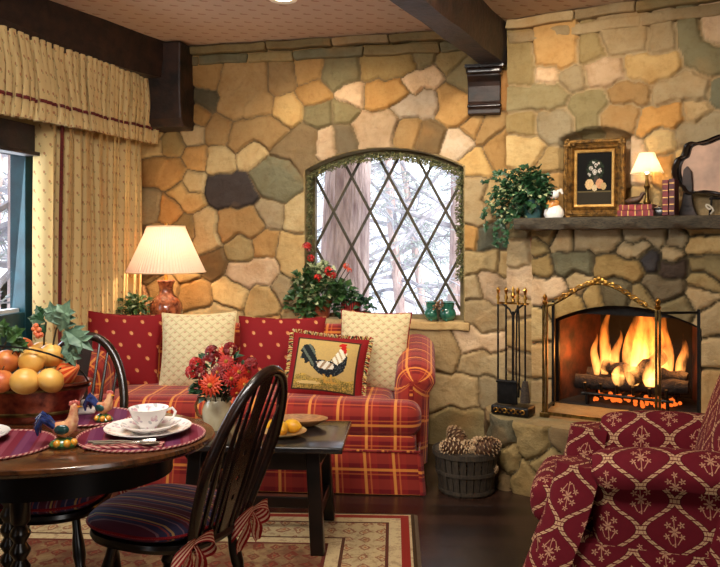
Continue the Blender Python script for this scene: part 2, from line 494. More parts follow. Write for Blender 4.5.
def colmat(name, rough=.8, bump=0):
    m = Mt(name); m.base(m.attr('Col')); m.set(rough, 0, .2)
    if bump: m.bump(m.noise(300, 2), bump, .002)
    return m.m
M_needle = colmat('needlepoint', .9, .5)
M_paint = colmat('oil paint', .85, .1)

# ------------------------------------------------------------------ ROOM SHELL
fl = struct(MB().box((.2,1.70,-.05), (6.6,8.0,.1)).build('floor', M_floor, smooth=False))
ce = struct(MB().box((.2,1.70,H_CEIL+.05), (6.6,8.0,.1)).build('ceiling', M_ceil, smooth=False))

def npnoise(x, z, seed, f0=3., octv=4):
    r = np.random.RandomState(seed); out = np.zeros_like(x); a = 1.
    for o in range(octv):
        for _ in range(4):
            th = r.rand()*2*PI; ph = r.rand()*6.28; f = f0*(.7+.6*r.rand())
            out += a*np.sin(f*(np.cos(th)*x+np.sin(th)*z)*2+ph)/4
        a *= .55; f0 *= 2.1
    return out
def stone_wall(name, seeds, O, U, x0, x1, z0, z1, rot, off=0.0, hole=None, recess=None, step=.0095, amp=.028, seed=1, parent=None,
               snap=None, mortar=(150,124,84), gap=.007, loc=None):
    """seeds: (tone, [(px,py)...]) read off the stones; each becomes a bump of its own in one wall mesh"""
    S = []; ids = []; cols = []
    rr = random.Random(seed)
    for i, (tone, pts) in enumerate(seeds):
        for (px, py) in pts:
            t, z = onplane(px, py, O, U); S.append((t, z)); ids.append(i)
        c = STONE[tone]; k = rr.uniform(.88, 1.1); w = rr.uniform(-7, 7)
        cols.append(srgb(min(255,c[0]*k+w), min(255,c[1]*k), min(255,max(0,c[2]*k-w))))
    # fill the empty parts of the wall outside the photograph with further stones
    n0 = len(S)
    z = z0+.1; row = 0
    while z < z1:
        x = x0+(row % 2)*.13
        while x < x1:
            q = (x+rr.uniform(-.05,.05), z+rr.uniform(-.04,.04))
            if min((q[0]-a)**2+(q[1]-b)**2 for a, b in S) > .20**2:
                S.append(q); ids.append(len(cols)); c = STONE[rr.choice('tyovptb')]; cols.append(srgb(*[min(255,e*rr.uniform(.9,1.1)) for e in c]))
            x += .24
        z += .2; row += 1
    S = np.array(S); ids = np.array(ids); cols = np.array(cols)
    nx = int(round((x1-x0)/step))+1; nz = int(round((z1-z0)/step))+1
    X, Z = np.meshgrid(np.linspace(x0, x1, nx), np.linspace(z0, z1, nz)); X = X.ravel(); Z = Z.ravel()
    wx = X+.010*npnoise(X, Z, seed+1, 9)+.004*npnoise(X, Z, seed+5, 30, 2); wz = Z+.010*npnoise(X, Z, seed+2, 9)+.004*npnoise(X, Z, seed+6, 30, 2)
    d1 = np.full(X.shape, 9.); i1 = np.zeros(X.shape, int); d2 = np.full(X.shape, 9.)
    D = np.sqrt((wx[:,None]-S[None,:,0])**2+(wz[:,None]-S[None,:,1])**2)
    j = D.argmin(1); i1 = ids[j]; d1 = D[np.arange(len(j)), j]; p1 = S[j]
    same = ids[None,:] == i1[:,None]
    D2 = np.where(same, 99., D); j2 = D2.argmin(1); d2 = D2[np.arange(len(j2)), j2]; p2 = S[j2]
    sep = np.sqrt(((p1-p2)**2).sum(1))+1e-6
    e = (d2**2-d1**2)/(2*sep)                       # true distance to the joint
    k = np.clip((e-gap*.4)/.017, 0, 1); prof = np.sqrt(1-(1-k)**2)
    r = np.random.RandomState(seed+9); n = len(cols)
    tilt = r.uniform(-.06, .06, (n, 2)); lift = r.uniform(-.007, .010, n)
    h = prof*(amp+lift[i1]+tilt[i1,0]*(X-p1[:,0])+tilt[i1,1]*(Z-p1[:,1])+.0062*npnoise(X, Z, seed+3, 8, 5))
    mort = np.clip((gap*.9-e)/.003, 0, 1)
    C = cols[i1]; mc = np.array(srgb(*mortar)); C = C*(1-mort[:,None])+mc*mort[:,None]; C[:,3] = 1
    Yd = -(off+h)
    if recess is not None: Yd = Yd+recess(X, Z)
    idx = np.arange(nx*nz).reshape(nz, nx)
    q = np.stack([idx[:-1,:-1], idx[:-1,1:], idx[1:,1:], idx[1:,:-1]], -1).reshape(-1, 4)
    if hole is not None:
        cxq = X[q].mean(1); czq = Z[q].mean(1); q = q[~hole(cxq, czq)]
    verts = np.stack([X, Yd, Z], 1)
    used = np.unique(q); remap = np.full(len(X), -1); remap[used] = np.arange(len(used)); q = remap[q]
    verts = verts[used]; C = C[used]
    if snap is not None:
        cnt = np.bincount(q.ravel(), minlength=len(verts)); sx_, sz_ = snap(verts[:,0], verts[:,2]); bmask = (cnt < 4) & (verts[:,0] > x0+.02) & (verts[:,0] < x1-.02) & (verts[:,2] > z0+.02) & (verts[:,2] < z1-.02)
        verts[bmask,0] = sx_[bmask]; verts[bmask,2] = sz_[bmask]
    me = bpy.data.meshes.new(name); me.from_pydata(verts.tolist(), [], q.tolist())
    ca = me.color_attributes.new('Col', 'FLOAT_COLOR', 'POINT'); ca.data.foreach_set('color', C.astype(np.float32).ravel())
    me.polygons.foreach_set('use_smooth', [True]*len(me.polygons)); me.materials.append(M_stone)
    o = bpy.data.objects.new(name, me); COL.objects.link(o)
    if parent is not None: o.parent = parent
    else:
        o.location = loc if loc is not None else O; o.rotation_euler.z = rot
    return o

BACK = [('o',[(209,78)]),('d',[(205,101)]),('o',[(232,84),(256,80),(234,106),(258,108),(245,95)]),('o',[(198,115)]),('o',[(220,131)]),
 ('t',[(193,133)]),('o',[(197,158)]),('y',[(220,160)]),('v',[(172,142)]),('o',[(155,168),(174,174)]),('y',[(193,184)]),('y',[(156,128),(153,146)]),
 ('o',[(282,78)]),('o',[(310,70)]),('g',[(336,74),(350,72)]),('y',[(287,112)]),('o',[(316,94)]),('g',[(321,115)]),('y',[(251,156)]),
 ('o',[(240,138),(262,126),(274,132)]),('b',[(290,150),(308,141),(300,158)]),('g',[(265,176),(285,170),(280,188)]),('k',[(222,190),(243,190)]),
 ('p',[(327,141)]),('p',[(353,95)]),('o',[(378,95),(398,93)]),('v',[(370,68),(388,66),(405,66)]),('v',[(424,58)]),('p',[(413,82),(431,78)]),
 ('v',[(449,63)]),('v',[(461,76)]),('o',[(448,97),(462,112),(450,112)]),('p',[(406,107),(430,103)]),('g',[(345,114)]),('p',[(364,127),(386,124),(374,138)]),
 ('o',[(408,130)]),('b',[(431,136)]),('p',[(458,144)]),('b',[(344,137)]),('o',[(475,126)]),('y',[(474,164)]),('y',[(191,199),(184,192)]),
 ('t',[(272,214)]),('y',[(295,216),(308,216)]),('o',[(229,227),(252,224)]),('y',[(206,226),(208,242)]),('v',[(186,229)]),('b',[(214,261)]),
 ('v',[(241,250)]),('o',[(266,245)]),('y',[(289,250),(311,250),(296,268)]),('p',[(242,273),(265,270)]),('y',[(232,292)]),('y',[(264,303)]),
 ('t',[(288,287),(300,296)]),('o',[(270,331)]),('y',[(200,320),(224,320)]),('o',[(196,298)]),('y',[(186,266)]),('o',[(165,290)]),('y',[(160,324)]),
 ('t',[(152,268)]),('o',[(160,238)]),('y',[(150,208)]),('o',[(170,212)]),('y',[(300,318)]),('t',[(472,190),(476,214)]),('o',[(485,130)]),
 ('o',[(500,150)]),('y',[(497,199)]),('d',[(487,240),(508,238)]),('o',[(469,238)]),('y',[(470,261),(490,260)]),('y',[(509,263)]),
 ('p',[(489,284),(520,284)]),('t',[(471,289)]),('t',[(475,310),(490,324)]),('p',[(472,341),(492,340)]),('t',[(478,360),(500,366)]),
 ('t',[(445,351),(425,345)]),('t',[(438,392),(468,392)]),('t',[(490,392)]),('v',[(450,425),(475,425)]),('t',[(410,360),(395,350)]),('t',[(340,345)]),('o',[(370,350)])]
OPX0, OPX1, OZ0, OZS, OZT = -.10, .963, .785, 1.79, 1.925
ocx = (OPX0+OPX1)/2; ohw = (OPX1-OPX0)/2
rise = OZT-OZS; AR = (ohw*ohw+rise*rise)/(2*rise)          # arch circle
def arch_z(x, grow=0.):
    return OZT-AR+np.sqrt(np.maximum((AR+grow)**2-(x-ocx)**2, 0))
def back_hole(x, z): return (x > OPX0-.004) & (x < OPX1+.004) & (z > OZ0-.004) & (z < arch_z(x, .004))
wb = struct(stone_wall('wall_back', BACK, BO, BU, -1.42, 1.36, 0, H_CEIL, BA, hole=back_hole, snap=None, seed=3, amp=.034, gap=.0065, mortar=(132,110,78)))

FIRE = [('v',[(523,62),(524,75)]),('o',[(548,57),(566,56)]),('v',[(593,52)]),('t',[(618,42),(635,43)]),('p',[(546,77)]),('t',[(573,80)]),
 ('p',[(599,72),(615,74)]),('v',[(520,98),(543,92),(559,97)]),('g',[(580,107),(598,103),(588,118)]),('v',[(523,127)]),('t',[(553,126),(562,122)]),
 ('o',[(614,118),(630,119)]),('o',[(622,93),(641,95)]),('t',[(663,42)]),('y',[(637,68),(652,72),(666,66)]),('g',[(690,38),(698,54),(712,64)]),
 ('p',[(718,30)]),('t',[(664,92),(682,86),(700,92)]),('o',[(648,122),(672,117)]),('t',[(697,111)]),('g',[(719,92)]),('t',[(690,133),(710,128)]),
 ('p',[(631,152),(636,172)]),('y',[(661,142)]),('o',[(664,168)]),('y',[(640,200)]),('y',[(690,165)]),('y',[(532,154),(520,146)]),('y',[(548,165)]),
 ('o',[(550,185)]),('t',[(600,170)]),('y',[(520,190)]),('t',[(690,205)]),('v',[(514,228)]),('t',[(513,252)]),('p',[(510,280),(522,284)]),('t',[(514,306)]),('y',[(512,332),(520,336)]),('t',[(515,362)]),('v',[(512,388)])]
def niche(x, z):        # arched recess behind the picture
    a = np.clip((.205-np.abs(x-.53))/.012, 0, 1); b = np.clip((1.975-.35*(x-.535)**2*4-z)/.012, 0, 1); c = np.clip((z-1.42)/.012, 0, 1)
    return .14*a*b*c
def open_top(x, grow=0): return .955+grow-.62*(x-.715)**2
def fire_hole(x, z): return (x > .315) & (x < 1.118) & (z < open_top(x)) & (z > .36)
wr = struct(stone_wall('wall_right', FIRE, FO, FU, 0, 2.35, 0, H_CEIL, FA, hole=lambda x, z: (x > .28) & (x < 1.15) & (z < 1.0) & (z > .3), recess=niche, seed=11, amp=.038, gap=.009, mortar=(168,144,106), step=.0105))
# the end of the chimney wall, turning back to the window wall, and the plain walls behind the camera
struct(MB().box((0,.11,H_CEIL/2), (.02,.22,H_CEIL)).build('wall_return', simple('mortar', srgb(150,124,84), srgb(120,98,66), .9, 0, 20, .4), smooth=False, loc=FO+FU*.012, rotz=FA))
M_plaster = simple('warm plaster', srgb(205,178,135), srgb(190,160,118), .9, 0, 4, .1, 30)
e0 = FP(2.33, 0)
struct(MB().box((e0.x+.06, (e0.y-2.2)/2, H_CEIL/2), (.12, e0.y+2.2+.1, H_CEIL)).build('wall_east', M_plaster, smooth=False))
struct(MB().box((.2,-2.2,H_CEIL/2), (6.4,.12,H_CEIL)).build('wall_rear', M_plaster, smooth=False))
# left wall with the tall window opening; local x runs away from the camera (x=-w)
def wall_left():
    m = MB(); T = .16
    def blk(w0, w1, z0, z1): m.box((-(w0+w1)/2, T/2, (z0+z1)/2), (w1-w0, T, z1-z0))
    blk(-.16, 1.06, 0, H_CEIL); blk(2.62, 8.0, 0, H_CEIL); blk(1.06, 2.62, 1.93, H_CEIL); blk(1.06, 2.62, 0, .12)
    return m.build('wall_left', M_plaster, smooth=False, loc=LO, rotz=LA)
struct(wall_left())

# stone cornice strips
def stone_strip(name, O, rot, x0, x1, z0, z1, dep, tone, seed, parent=None):
    r = random.Random(seed); m = MB(); cols = []
    x = x0
    while x < x1-.02:
        L = r.uniform(.32, .62); e = min(x+L, x1)
        if x1-e < .12: e = x1
        n0 = len(m.f)
        m.rbox(((x+e)/2, -dep/2+r.uniform(-.006,.006)+.01, (z0+z1)/2+r.uniform(-.004,.004)), (e-x-.006, dep, z1-z0-.008), .012, n=5, k=2)
        c = STONE[r.choice(tone)]; k = r.uniform(.85, 1.05); cols += [srgb(c[0]*k, c[1]*k, c[2]*k)]*(len(m.f)-n0)
        x = e
    m.v = [(a+.004*math.sin(a*31+c*60), b+.005*math.sin(a*23+c*40+1), c+.004*math.sin(a*19+2)) for a, b, c in m.v]
    return m.build(name, M_stone, parent, loc=O, rotz=rot, colors=cols)
struct(stone_strip('trim_1', BO, BA, -1.42, 1.25, H_CEIL-.062, H_CEIL, .105, 'vvgt', 5))
struct(stone_strip('trim_2', BO, BA, -1.42, 1.25, H_CEIL-.135, H_CEIL-.064, .075, 'vggv', 6))
struct(stone_strip('trim_3', FO, FA, .005, 2.33, H_CEIL-.066, H_CEIL, .095, 'ttyv', 7))
struct(stone_strip('trim_4', FO, FA, .005, 2.33, H_CEIL-.142, H_CEIL-.068, .065, 'tvvt', 8))

# ------------------------------------------------------------------ ceiling beams
def beam(p0, p1, w, h, corbel_side):
    """p0,p1: ceiling points of the beam's right edge, far end last"""
    d = (p1-p0).normalized(); left = Vector((-d.y, d.x, 0))
    ang = math.atan2(d.y, d.x)
    L = (p1-p0).length
    root = thing('ceiling_beam', '', 'beam', p1+left*(w/2)+Vector((0,0,0)), ang)
    b = MB()
    n = 30; rows = []
    for i in range(n+1):
        x = -L*i/n
        jig = lambda k: .006*math.sin(i*1.7+k*2.1)
        rows.append([(x, w/2+jig(0), 0), (x, w/2+jig(1), -h*.5), (x, w/2-.012+jig(2)*.5, -h+jig(2)), (x, -w/2+.012, -h+jig(3)), (x, -w/2+jig(4), -h*.5), (x, -w/2+jig(5), 0)])
    b.grid(rows, closed_u=True, cap0=True, cap1=True)
    b.build('timber', M_beam, root)
    return root
c0 = Vector((.687, 4.355, H_CEIL)); cd = Vector((.425,.905,0)).normalized()
b1 = beam(c0-cd*5.2, c0+cd*.60, .165, .25, 0)
b1['label'] = 'dark timber ceiling beam running into the wall between window and chimney'; b1['kind'] = 'thing'
m = MB(); 
prof = [(-.155,2.41),(-.16,2.385),(-.148,2.375),(-.146,2.345),(-.128,2.33),(-.105,2.315),(-.092,2.29),(-.086,2.25),(-.092,2.19),(-.108,2.178),(-.11,2.152),(-.098,2.145),(-.098,2.115),(.02,2.115),(.02,2.41)]
cb = thing('corbel', 'carved dark corbel under the end of the middle ceiling beam', 'corbel', BP(1.10, .0, 0), BA)
mm = MB(); mm.prism([(y*1.0,z) for y,z in prof], -.105, .10, 'x'); mm.build('bracket', M_beam, cb, smooth=False, bevel=.006)
mm = MB(); mm.box((0,-.07,2.405), (.235,.20,.02)); mm.rbox((0,-.078,2.376), (.222,.18,.045), .016, n=2); mm.build('moulding', M_wood, cb); mm = MB(); mm.rbox((-.0,-.052,2.163), (.215,.125,.026), .012, n=2); mm.build('moulding', M_wood, cb)
l0 = Vector((-1.731, 4.355, H_CEIL)); ld = Vector((.412,.911,0)).normalized()
b2 = beam(l0-ld*4.6, l0+ld*1.20, .22, .25, 1)
b2['label'] = 'dark timber beam along the ceiling above the curtained window'; b2['kind'] = 'thing'
e2 = l0+ld*1.10
cb2 = thing('corbel', 'heavy black timber block under the beam in the left corner', 'corbel', BP(-1.03, 0, 0), BA)
mm = MB(); mm.prism([(-.24,2.655),(-.245,2.33),(-.225,2.14),(-.19,2.085),(.0,2.075),(.03,2.655)], -.15, .125, 'x'); mm.build('bracket', M_beam, cb2, smooth=False, bevel=.012)

# recessed ceiling lamp
dl = thing('ceiling_light', 'round white recessed ceiling lamp between the two beams', 'ceiling light', (-.425,4.32,H_CEIL), 0)
mm = MB(); mm.lathe([(.05,-.004),(.078,-.01),(.082,0),(.05,0)], seg=28); mm.build('trim_ring', simple('white enamel', srgb(235,225,205), None, .4), dl)
mm = MB(); mm.lathe([(.0,-.012),(.03,-.010),(.052,-.003)], seg=24); mm.build('bulb', emit('lamp glow', (1,.84,.6,1), 9), dl)

# ------------------------------------------------------------------ arched window
M_frame = simple('weathered sash', srgb(92,78,48), srgb(130,112,74), .6, 0, 12, .3, 60)
win = thing('window_1', 'arched leaded window with diamond panes in the stone wall', 'window', BO, BA); win['kind'] = 'structure'
def arch_pts(g, n=28):
    P = [(OPX0-g, OZ0), (OPX0-g, OZS)]
    for i in range(n+1):
        x = OPX0-g+(2*ohw+2*g)*i/n
        P.append((x, float(arch_z(np.array(x), g))))
    P += [(OPX1+g, OZS), (OPX1+g, OZ0)]
    return P
A0 = arch_pts(0); A1 = arch_pts(.010); A2 = arch_pts(-.035); A3 = arch_pts(-.028)
mm = MB(); mm.grid([[(x,-.03,z) for x,z in A1], [(x,-.024,z) for x,z in A0], [(x,.05,z) for x,z in A0], [(x,.17,z) for x,z in A0]])
ob = mm.build('reveal', M_stone, win, colors=[srgb(150,130,88)]*len(mm.f))
mm = MB(); mm.grid([[(x,.17,z) for x,z in A0], [(x,.11,z) for x,z in A0], [(x,.10,z) for x,z in A2], [(x,.15,z) for x,z in A2]]); 
mm.box((ocx,.125,OZ0+.018), (2*ohw-.01,.06,.04)); mm.build('window_frame', M_frame, win)
# diamond lattice: clip the slanted bars to the arch
mm = MB(); HW, HH = .1285, .2385
cxl, czl = .0585, 1.515
def inside(x, z): return OPX0+.03 < x < OPX1-.03 and OZ0+.03 < z < float(arch_z(np.array(x), -.032))
for sgn in (1, -1):
    for k in range(-14, 15):
        seg = []; N = 260
        for i in range(N+1):
            z = OZ0+(OZT-OZ0)*i/N
            x = cxl+k*2*HW+sgn*(z-czl)*HW/HH
            if inside(x, z): seg.append((x, z))
        if len(seg) > 4: mm.bar((seg[0][0],.13+.004*sgn,seg[0][1]), (seg[-1][0],.13+.004*sgn,seg[-1][1]), .018, .012, up=(0,1,0))
mm.build('lattice', simple('lead came', srgb(70,60,36), srgb(48,40,26), .6, .2, 30), win, smooth=False)
mm = MB(); mm.prism([(x,z) for x,z in A3], .137, .141); mm.build('pane', M_glass, win, smooth=False)
# sill stone
mm = MB(); mm.rbox((ocx+.01,.06,.766), (2*ohw+.06,.24,.055), .012, n=12, k=2)
mm.v = [(a,b+.006*math.sin(a*17),c+.004*math.sin(a*23+b*9)) for a,b,c in mm.v]
ws = mm.build('window_sill', M_stone, win, colors=[srgb(196,164,112)]*len(mm.f))
# dried garland round the arch
gar = thing('garland', 'thin dried leaf garland trained around the arched window', 'garland', BO, BA)
g = MB(); st = MB(); r2 = random.Random(4)
path = [(OPX0+.02, 1.05+i*.05) for i in range(15)]+[(x, z-.03) for x, z in arch_pts(-.01)[2:-2]]+[(OPX1-.025, 1.72-i*.05) for i in range(14)]
st.tube([(x,.05,z) for x,z in path], .004, 5); st.build('vine_stem', M_stem, gar)
for i in range(len(path)-1):
    for k in range(46):
        f = r2.random(); x = path[i][0]*(1-f)+path[i+1][0]*f; z = path[i][1]*(1-f)+path[i+1][1]*f
        d = Vector((r2.uniform(-1,1), r2.uniform(-.8,.4), r2.uniform(-1,.6)))
        g.leaf((x+r2.uniform(-.024,.014),.03+r2.uniform(-.03,.03),z+r2.uniform(-.03,.012)), d, (r2.random(),r2.random(),r2.random()), r2.uniform(.018,.034), .012)
g.build('foliage', simple('dry leaf', srgb(62,74,38), srgb(138,130,82), .7, 0, 60), gar)

# ------------------------------------------------------------------ left window (blue-green sash)
M_blue = simple('blue green paint', srgb(20,70,78), srgb(14,52,60), .4, 0, 12)
w2 = thing('window_2', 'tall window with blue green painted frame beside the curtain', 'window', LO, LA); w2['kind'] = 'structure'
mm = MB()
for a in (1.112, 2.53): mm.box((-a-.02,.06,1.02), (.14,.1,1.82))
mm.box((-1.81,.06,1.865), (1.6,.1,.13)); mm.box((-1.81,.06,.87), (1.6,.09,.09)); mm.box((-1.81,.06,.17), (1.6,.1,.12)); mm.build('window_frame', M_blue, w2, smooth=False, bevel=.004)
mm = MB(); mm.box((-1.81,.07,.52), (1.5,.03,.62)); mm.build('lower_panel', M_blue, w2, smooth=False)
mm = MB(); mm.box((-1.81,.075,1.36), (1.5,.006,.9)); mm.build('pane', M_glass, w2, smooth=False)
mm = MB(); mm.box((-1.81,.075,.925), (1.48,.05,.02)); mm.build('glazing_bar', simple('white paint', srgb(225,225,222), None, .5), w2, smooth=False)
mm = MB(); mm.box((-1.90,-.03,1.875), (1.36,.07,.17)); mm.box((-1.90,-.045,1.80), (1.38,.09,.022)); mm.build('header_board', M_beam, w2, smooth=False, bevel=.004)

# ------------------------------------------------------------------ curtain and valance
cur = thing('curtain', 'cream floral print curtain hanging in folds beside the blue window', 'curtain', LO, LA)
def drape(w0, w1, d0, ztop, zbot, folds, amp, seed, gather=1., n=None, zr=30):
    r = random.Random(seed); n = n or folds*14; ph = [r.uniform(-.5,.5) for _ in range(folds+2)]; am = [r.uniform(.6,1.25) for _ in range(folds+2)]
    rows = []
    for j in range(zr+1):
        v = j/zr; row = []
        for i in range(n+1):
            u = i/n; f = u*folds; k = int(min(f, folds-1)); w = w0+(w1-w0)*u
            a = amp*am[k]*(gather+(1-gather)*min(1, v*2.2))
            s = 2*abs(math.sin(PI*(f+.10*ph[k]*math.sin(PI*(f-k)))))**.55-1
            zt = ztop(u) if callable(ztop) else ztop; zb = zbot(u) if callable(zbot) else zbot
            x = -w+.35*a*math.sin(4*PI*f+seed)+.004*math.sin(v*5+i)
            row.append((x, -(d0+a*s+.012*math.sin(v*4+u*9)), zt+(zb-zt)*v))
        rows.append(row)
    return rows
rows = drape(.19, 1.185, .098, 2.30, .02, 17, .052, 5)
mm = MB(); mm.grid(rows, flip=True); cpn = mm.build('curtain_panel', M_curtain, cur)
mm = MB(); n_ = len(rows[0]); 
mm.grid([[ (p[0]+dx, p[1]-.012, p[2]) for p in [rw[n_-22]] for dx in (.017,-.017)] for rw in rows]); mm.build('braid', M_curtain_trim, cpn)
val = thing('valance', 'gathered cream valance with a burgundy braid across the window top', 'valance', LO, LA)
zt = lambda u: 2.42-.05*u; zb = lambda u: 1.985-.06*u
rowsv = drape(.10, 2.55, .205, zt, zb, 40, .036, 9, .6, zr=24)
mm = MB(); mm.grid(rowsv, flip=True); vcl = mm.build('valance_cloth', M_curtain, val)
mm = MB(); mm.grid([[(p[0], p[1]-.004, p[2]) for p in rowsv[18]], [(p[0], p[1]-.005, p[2]) for p in rowsv[19]]], flip=True); mm.build('braid', M_curtain_trim, vcl)
mm = MB(); mm.box((-1.33,-.13,2.40), (2.48,.14,.05)); mm.build('pelmet_board', M_beam, val, smooth=False, bevel=.004)

# ------------------------------------------------------------------ FIREPLACE
def fire_snap(X, Z):
    x = X.copy(); z = Z.copy(); top = open_top(np.clip(X, .315, 1.118))
    side = (Z < open_top(np.where(X < .7, .315, 1.118))-.004)
    x = np.where(side, np.where(X < .7, .315, 1.118), X); z = np.where(side, Z, top); return x, z
def back_snap(X, Z):
    side = Z < OZS; low = Z < OZ0+.006
    x = np.where(side & ~low, np.where(X < ocx, OPX0-.004, OPX1+.004), X); z = np.where(side, np.where(low, OZ0-.004, Z), arch_z(np.clip(X, OPX0, OPX1), .004)); return x, z
fp = thing('fireplace', 'stone fireplace with arched firebox and raised hearth', 'fireplace', FO, FA)
BREAST = [('v',[(528,231),(547,231)]),('v',[(535,248)]),('v',[(528,268),(544,267)]),('t',[(563,240)]),('t',[(586,241),(600,246),(612,240)]),
 ('g',[(564,263),(586,262)]),('t',[(634,236),(656,236)]),('t',[(628,250),(640,250)]),('t',[(678,238)]),('v',[(695,227),(712,227)]),('y',[(698,246),(714,245)]),
 ('v',[(698,264),(714,264)]),('k',[(652,261)]),('t',[(674,254)]),('k',[(682,267),(672,268)]),('v',[(604,266),(620,264),(634,270)]),('p',[(540,288),(556,290)]),('t',[(580,284)]),
 ('b',[(655,286),(674,290)]),('v',[(700,281)]),('t',[(697,298)]),('v',[(562,306),(572,302)]),('v',[(592,294)]),('d',[(612,290),(622,292)]),('v',[(640,296)]),
 ('y',[(535,325)]),('t',[(538,360)]),('t',[(538,395)]),('t',[(711,321)]),('t',[(714,352)]),('v',[(680,306)]),('t',[(718,385)])]
BOff = FO+FN*.10
br = stone_wall('chimney_breast', BREAST, BOff, FU, .19, 2.33, .33, 1.40, FA, off=.10, hole=fire_hole, snap=fire_snap, seed=21, gap=.009, amp=.038, parent=fp, mortar=(88,76,54), step=.0105)
# x of seeds was read on the plane 0.10 in front; same local x axis
mm = MB(); mm.box((.20,-.05,.87), (.03,.1,1.04)); mm.build('breast_side', M_stone, fp, smooth=False, colors=[srgb(166,136,96)]*6)
# firebox lining
M_soot = simple('sooty firebrick', srgb(11,8,7), srgb(6,5,4), .9, 0, 7, .5, 20, .01)
def firebox():
    m = MB(); xs0, xs1 = .30, 1.135; bx0, bx1 = .45, .99; yb = .42; z0, z1 = .372, 1.0; yf = -.098
    o_ = .03
    F = [(xs0,yf,z0),(xs1,yf,z0),(xs1,yf,z1),(xs0,yf,z1)]; B = [(bx0,yb,z0),(bx1,yb,z0),(bx1,yb,z1-.08),(bx0,yb,z1-.08)]
    fs = [(0,1,5,4),(1,2,6,5),(2,3,7,6),(3,0,4,7),(4,5,6,7)]
    m.add(F+B, fs); 
    G = [(xs0-o_,yf,z0-o_),(xs1+o_,yf,z0-o_),(xs1+o_,yf,z1+o_),(xs0-o_,yf,z1+o_)]; D = [(bx0-o_,yb+o_,z0-o_),(bx1+o_,yb+o_,z0-o_),(bx1+o_,yb+o_,z1),(bx0-o_,yb+o_,z1)]
    m.add(G+D, [f[::-1] for f in fs]); n = len(m.v)-16
    for i in range(4): m.add([F[i],F[(i+1)%4],G[(i+1)%4],G[i]], [(0,1,2,3)])
    return m
mm = MB(); oz = [(.315+.803*i/30, open_top(.315+.803*i/30)) for i in range(31)]; oz = [(.315,.36)]+oz+[(1.118,.36)]
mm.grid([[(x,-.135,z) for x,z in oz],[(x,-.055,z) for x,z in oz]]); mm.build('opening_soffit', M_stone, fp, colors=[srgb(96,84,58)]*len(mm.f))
M_brick_firelit = simple('firelit side brick', srgb(84,42,24), srgb(30,16,11), .8, 0, 9, .4, 24, .01)  # side walls lighter than the back: fire glow put into the brick colour
fo = firebox().build('firebox', M_soot, fp, smooth=False, recalc=False)
fo.data.materials.append(M_brick_firelit)
for i_ in (1, 3): fo.data.polygons[i_].material_index = 1
# black metal surround inside the arch
mm = MB()
op = [(.30,.36)]+[(.30+.835*i/20, open_top(.30+.835*i/20, .03)) for i in range(21)]+[(1.135,.36)]
inn = [(.335,.36)]+[(.335+.765*i/20, min(open_top(.335+.765*i/20, -.02), .895)) for i in range(21)]+[(1.10,.36)]
mm.grid([[(x,-.07,z) for x,z in op],[(x,-.075,z) for x,z in inn],[(x,-.05,z) for x,z in inn]]); mm.build('metal_surround', M_iron, fp)
# hearth
hp = [(.05,0),(.05,-.43),(.12,-.55),(.22,-.655),(.42,-.685),(2.3,-.68),(2.3,0)]
def hearth():
    ring = []
    dense = []
    for i in range(len(hp)-2):
        a, b = hp[i], hp[i+1]; L = math.hypot(b[0]-a[0], b[1]-a[1]); n = max(2, int(L/.012))
        for k in range(n): dense.append((a[0]+(b[0]-a[0])*k/n, a[1]+(b[1]-a[1])*k/n))
    dense.append(hp[-2])
    arc = [0]
    for i in range(1, len(dense)): arc.append(arc[-1]+math.hypot(dense[i][0]-dense[i-1][0], dense[i][1]-dense[i-1][1]))
    r = random.Random(8); seeds = []
    a = .0; 
    while a < arc[-1]+.2:
        seeds.append((a+r.uniform(0,.05), .30+r.uniform(-.03,.02), r.choice('vvbd'))); 
        seeds.append((a+.10+r.uniform(0,.05), .18+r.uniform(-.03,.03), r.choice('dvbd'))); seeds.append((a+r.uniform(0,.05), .06+r.uniform(-.02,.03), r.choice('vbdv'))); a += .21
    nz = 34; rows = []; C = []; 
    nrm = []
    for i in range(len(dense)):
        p, q = dense[max(0,i-1)], dense[min(len(dense)-1,i+1)]; tx, ty = q[0]-p[0], q[1]-p[1]; l = math.hypot(tx,ty); nrm.append((ty/l*-1*-1, -tx/l*-1*-1))
    for j in range(nz+1):
        z = .37*j/nz; row = []; cr = []
        for i, p in enumerate(dense):
            ds = sorted((math.hypot(arc[i]+.012*math.sin(z*40+i*.1)-s_[0], z+.01*math.sin(arc[i]*30)-s_[1]), k) for k, s_ in enumerate(seeds))[:2]
            s1, s2 = seeds[ds[0][1]], seeds[ds[1][1]]
            e = (ds[1][0]**2-ds[0][0]**2)/(2*math.hypot(s1[0]-s2[0], s1[1]-s2[1])+1e-6)
            k = max(0, min(1, (e-.004)/.03)); h = .035*math.sqrt(1-(1-k)**2)+.004*math.sin(arc[i]*45)*math.sin(z*50)
            if j == nz: h -= .008
            nx, ny = nrm[i]; row.append((p[0]+nx*h, p[1]+ny*h, z))
            cr.append(srgb(120,104,74) if e < .005 else srgb(*STONE[s1[2]]))
        rows.append(row); C.append(cr)
    m = MB(); m.grid(rows); cols = []
    for j in range(nz):
        for i in range(len(dense)-1): cols.append(C[j][i])
    top = rows[-1]; n = len(m.f)
    m.add([Vector(p) for p in top]+[Vector((2.3,0,.37)), Vector((.05,0,.37))], [tuple(range(len(top)+2))])
    cols.append(srgb(132,118,84))
    return m, cols
hm, hc = hearth(); hm.build('hearth', M_stone, fp, colors=hc)
